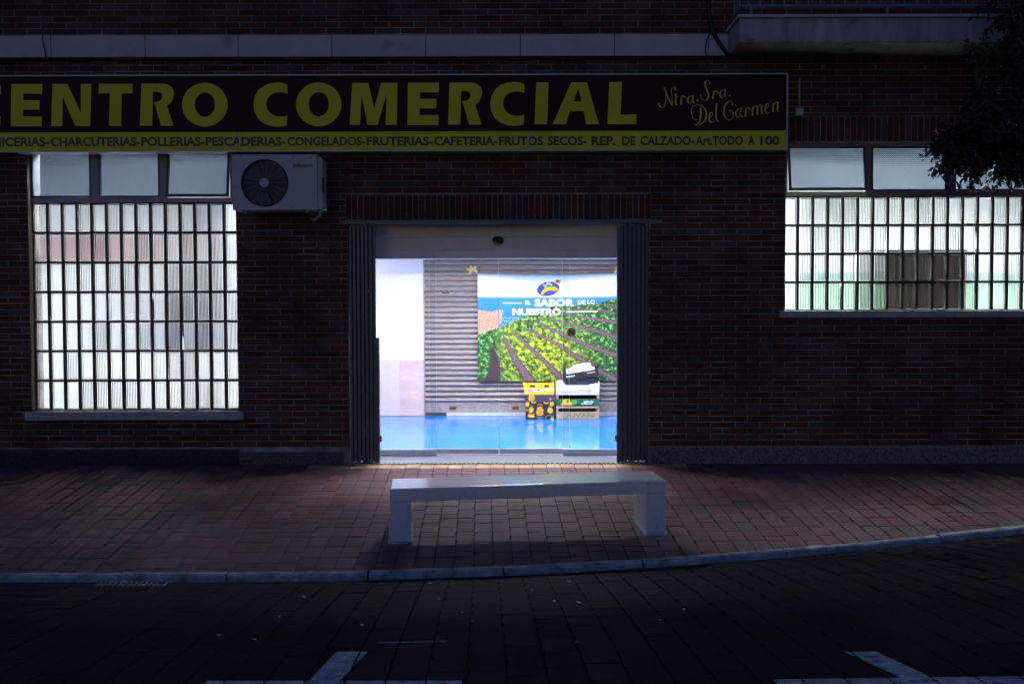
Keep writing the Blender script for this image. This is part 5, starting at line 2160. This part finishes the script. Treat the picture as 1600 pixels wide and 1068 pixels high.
link('paper_lining', to_front(me, YX + 0.018, lambda x, y: (x, y)), M_cardwht, tt)
flat_print('tray_print', [pz([(825, 270), (955, 252), (955, 268), (825, 288)])], YX + 0.0245, M_cardwht, tt)
flat_print('tray_print', [pz([(1138, 212), (1265, 192), (1265, 212), (1138, 232)])], YX + 0.0245, M_pink2, tt)
link('tray_lettering', text_mesh('tray_lettering', 'Pink', zpx(850, 0)[0], zpx(930, 0)[0], zpx(0, 215)[1], 0.03, YX + 0.0105, 0.01, shear=0.3), M_grey, tt)

# ------------------------------------------------------------------ cables, conduit box on the facade
cb1 = MB()
pts = []
for k in range(61):
    x = WX0 + 0.1 + (X_(1130, -0.03, 90) - WX0 - 0.1) * k / 60
    zz_ = band_z0 - 0.012 - 0.010 * abs(math.sin(k * 0.9)) - 0.004 * math.sin(k * 2.3)
    pts.append((x, -0.024, zz_))
cb1.tube(pts, 0.008, 6)
o = cb1.build('cable_bundle', M_cable, smooth=True)
tag(o, 'black cable bundle running under the pale concrete band', 'cable')
for (P, rad, lab) in (
        ([(1106, -5), (1108, 20), (1112, 45), (1122, 65), (1136, 84), (1150, 90)], 0.022, 'thick black cable coming down the wall beside the balcony'),
        ([(1112, 48), (1104, 62), (1102, 80), (1106, 95), (1100, 112)], 0.006, 'thin black cable looped over the band beside the balcony'),
        ([(70, -6), (67, 30), (66, 60), (72, 90)], 0.005, 'thin black wire hanging down over the band at the far left')):
    pts = [at(px, py, -0.07) for px, py in P]
    m = MB()
    m.tube(pts, rad, 6)
    o = m.build('hanging_cable', M_cable, smooth=True)
    tag(o, lab, 'cable')
jb = empty('junction_box', (X_(1249, -0.03, 175), -0.03, Z_(180, -0.03, 1249)))
tag(jb, 'small grey junction box with a thin conduit, right of the shop sign', 'junction box')
a, b = at(1243.5, 181, -0.05), at(1255.5, 169, -0.05)
MB().box(a.x, b.x, -0.055, -0.004, a.z, b.z).build('box_body', M_pvc, jb, bevel=0.004)
c = at(1249, 170, -0.02)
d2 = at(1249, 124, -0.02)
m = MB()
m.tube([(c.x, -0.02, b.z - 0.002), (d2.x, -0.02, d2.z)], 0.010, 8)
m.build('conduit', M_pvc, jb, smooth=True)
# little clips in a row under the balcony
for px in (1285, 1369, 1447, 1525, 1590):
    c = at(px, 105, -0.02)
    m = MB()
    m.box(c.x - 0.006, c.x + 0.006, -0.03, -0.003, c.z - 0.012, c.z + 0.016)
    m.box(c.x - 0.015, c.x + 0.015, -0.012, -0.003, c.z - 0.02, c.z - 0.0125)
    o = m.build('wall_hook', M_alu)
    tag(o, 'tiny bright metal hook in the row on the wall under the balcony', 'hook', 'hooks under the balcony')

# ------------------------------------------------------------------ tree at the right
tree = empty('street_tree', (5.35, -1.55, zpave(-1.55)))
tag(tree, 'dark leafy street tree hanging into the picture at the upper right', 'tree')
tr_ = random.Random(21)
TB = Vector((5.35, -1.55, zpave(-1.55)))
fork = TB + Vector((-0.05, 0.05, 2.3))
m = MB()
m.tube([TB + Vector((0, 0, -0.1)), TB + Vector((0.02, 0.0, 0.3)), TB + Vector((-0.03, 0.02, 1.2)), fork], [0.15, 0.12, 0.10, 0.095], 12)
ends = []
limb_defs = [(-1.45, 0.0, 0.75), (-1.2, -0.5, 1.6), (-0.8, 0.3, 2.2), (0.2, -0.3, 2.6), (0.9, 0.2, 1.9), (1.2, -0.2, 1.0), (-0.3, 0.7, 1.5), (-0.5, -0.8, 1.2), (-1.25, 0.15, 1.25)]
twigs = []
spine = []
for lx, ly, lz in limb_defs:
    e = fork + Vector((lx, ly * 0.9, lz))
    mid = fork.lerp(e, 0.5) + Vector((0, 0, 0.22))
    m.tube([fork - Vector((0, 0, 0.08)), fork.lerp(mid, 0.5) + Vector((0, 0, 0.08)), mid, e], [0.06, 0.045, 0.032, 0.014], 7)
    for k in range(9):
        t = 0.2 + 0.8 * k / 8
        spine.append(fork.lerp(mid, t * 2) if t < 0.5 else mid.lerp(e, t * 2 - 1))
LOBES = [((5.05, -1.5, 3.95), (1.15, 0.95, 1.35), 520), ((4.14, -1.5, 2.99), (0.64, 0.55, 0.38), 170), ((4.80, -1.5, 2.84), (0.80, 0.6, 0.30), 160),
         ((5.9, -1.6, 3.6), (0.9, 0.9, 1.0), 60), ((3.80, -1.5, 2.90), (0.30, 0.35, 0.18), 30)]
for c_, r_, n_ in LOBES:
    for k in range(n_):
        d = Vector((tr_.gauss(0, 1), tr_.gauss(0, 1), tr_.gauss(0, 1))).normalized() * (tr_.random() ** 0.4)
        e2 = Vector((c_[0] + d.x * r_[0], c_[1] + d.y * r_[1], c_[2] + d.z * r_[2]))
        near = min(spine, key=lambda q: (q - e2).length)
        s = e2.lerp(near, min(1.0, 0.34 / max(0.05, (near - e2).length))) + Vector((0, 0, 0.10))
        m.tube([near, near.lerp(s, 0.5) + Vector((0, 0, 0.05)), s, e2], [0.008, 0.006, 0.005, 0.002], 4)
        twigs.append((s, e2 + Vector((0, 0, -0.05))))
m.build('trunk', M_bark, tree, smooth=True)
lf = MB()


def leaf_at(p, d, s):
    d = d.normalized()
    side = d.cross(Vector((tr_.gauss(0, 0.5), tr_.gauss(0, 0.5), 1))).normalized()
    up = side.cross(d)
    b = len(lf.v)
    for (a, w, h_) in ((0, 0, 0), (0.35, 0.24, 0.05), (0.7, 0.20, 0.04), (1, 0, -0.03), (0.7, -0.20, 0.04), (0.35, -0.24, 0.05)):
        lf.v.append(tuple(p + d * a * s + side * w * s + up * h_ * s))
    lf.f.append((b, b + 1, b + 2, b + 3))
    lf.f.append((b, b + 3, b + 4, b + 5))


for s, e in twigs:
    d = (e - s)
    n = int(22 + d.length * 50)
    for k in range(n):
        t = (k + tr_.random()) / n
        p = s.lerp(e, min(1, t))
        ld = d.normalized() * 0.5 + Vector((tr_.gauss(0, 0.8), tr_.gauss(0, 0.8), tr_.gauss(-0.45, 0.5)))
        leaf_at(p + Vector((tr_.gauss(0, 0.02), tr_.gauss(0, 0.02), tr_.gauss(0, 0.02))), ld, tr_.uniform(0.035, 0.068))
lf.build('crown', M_leaf, tree)
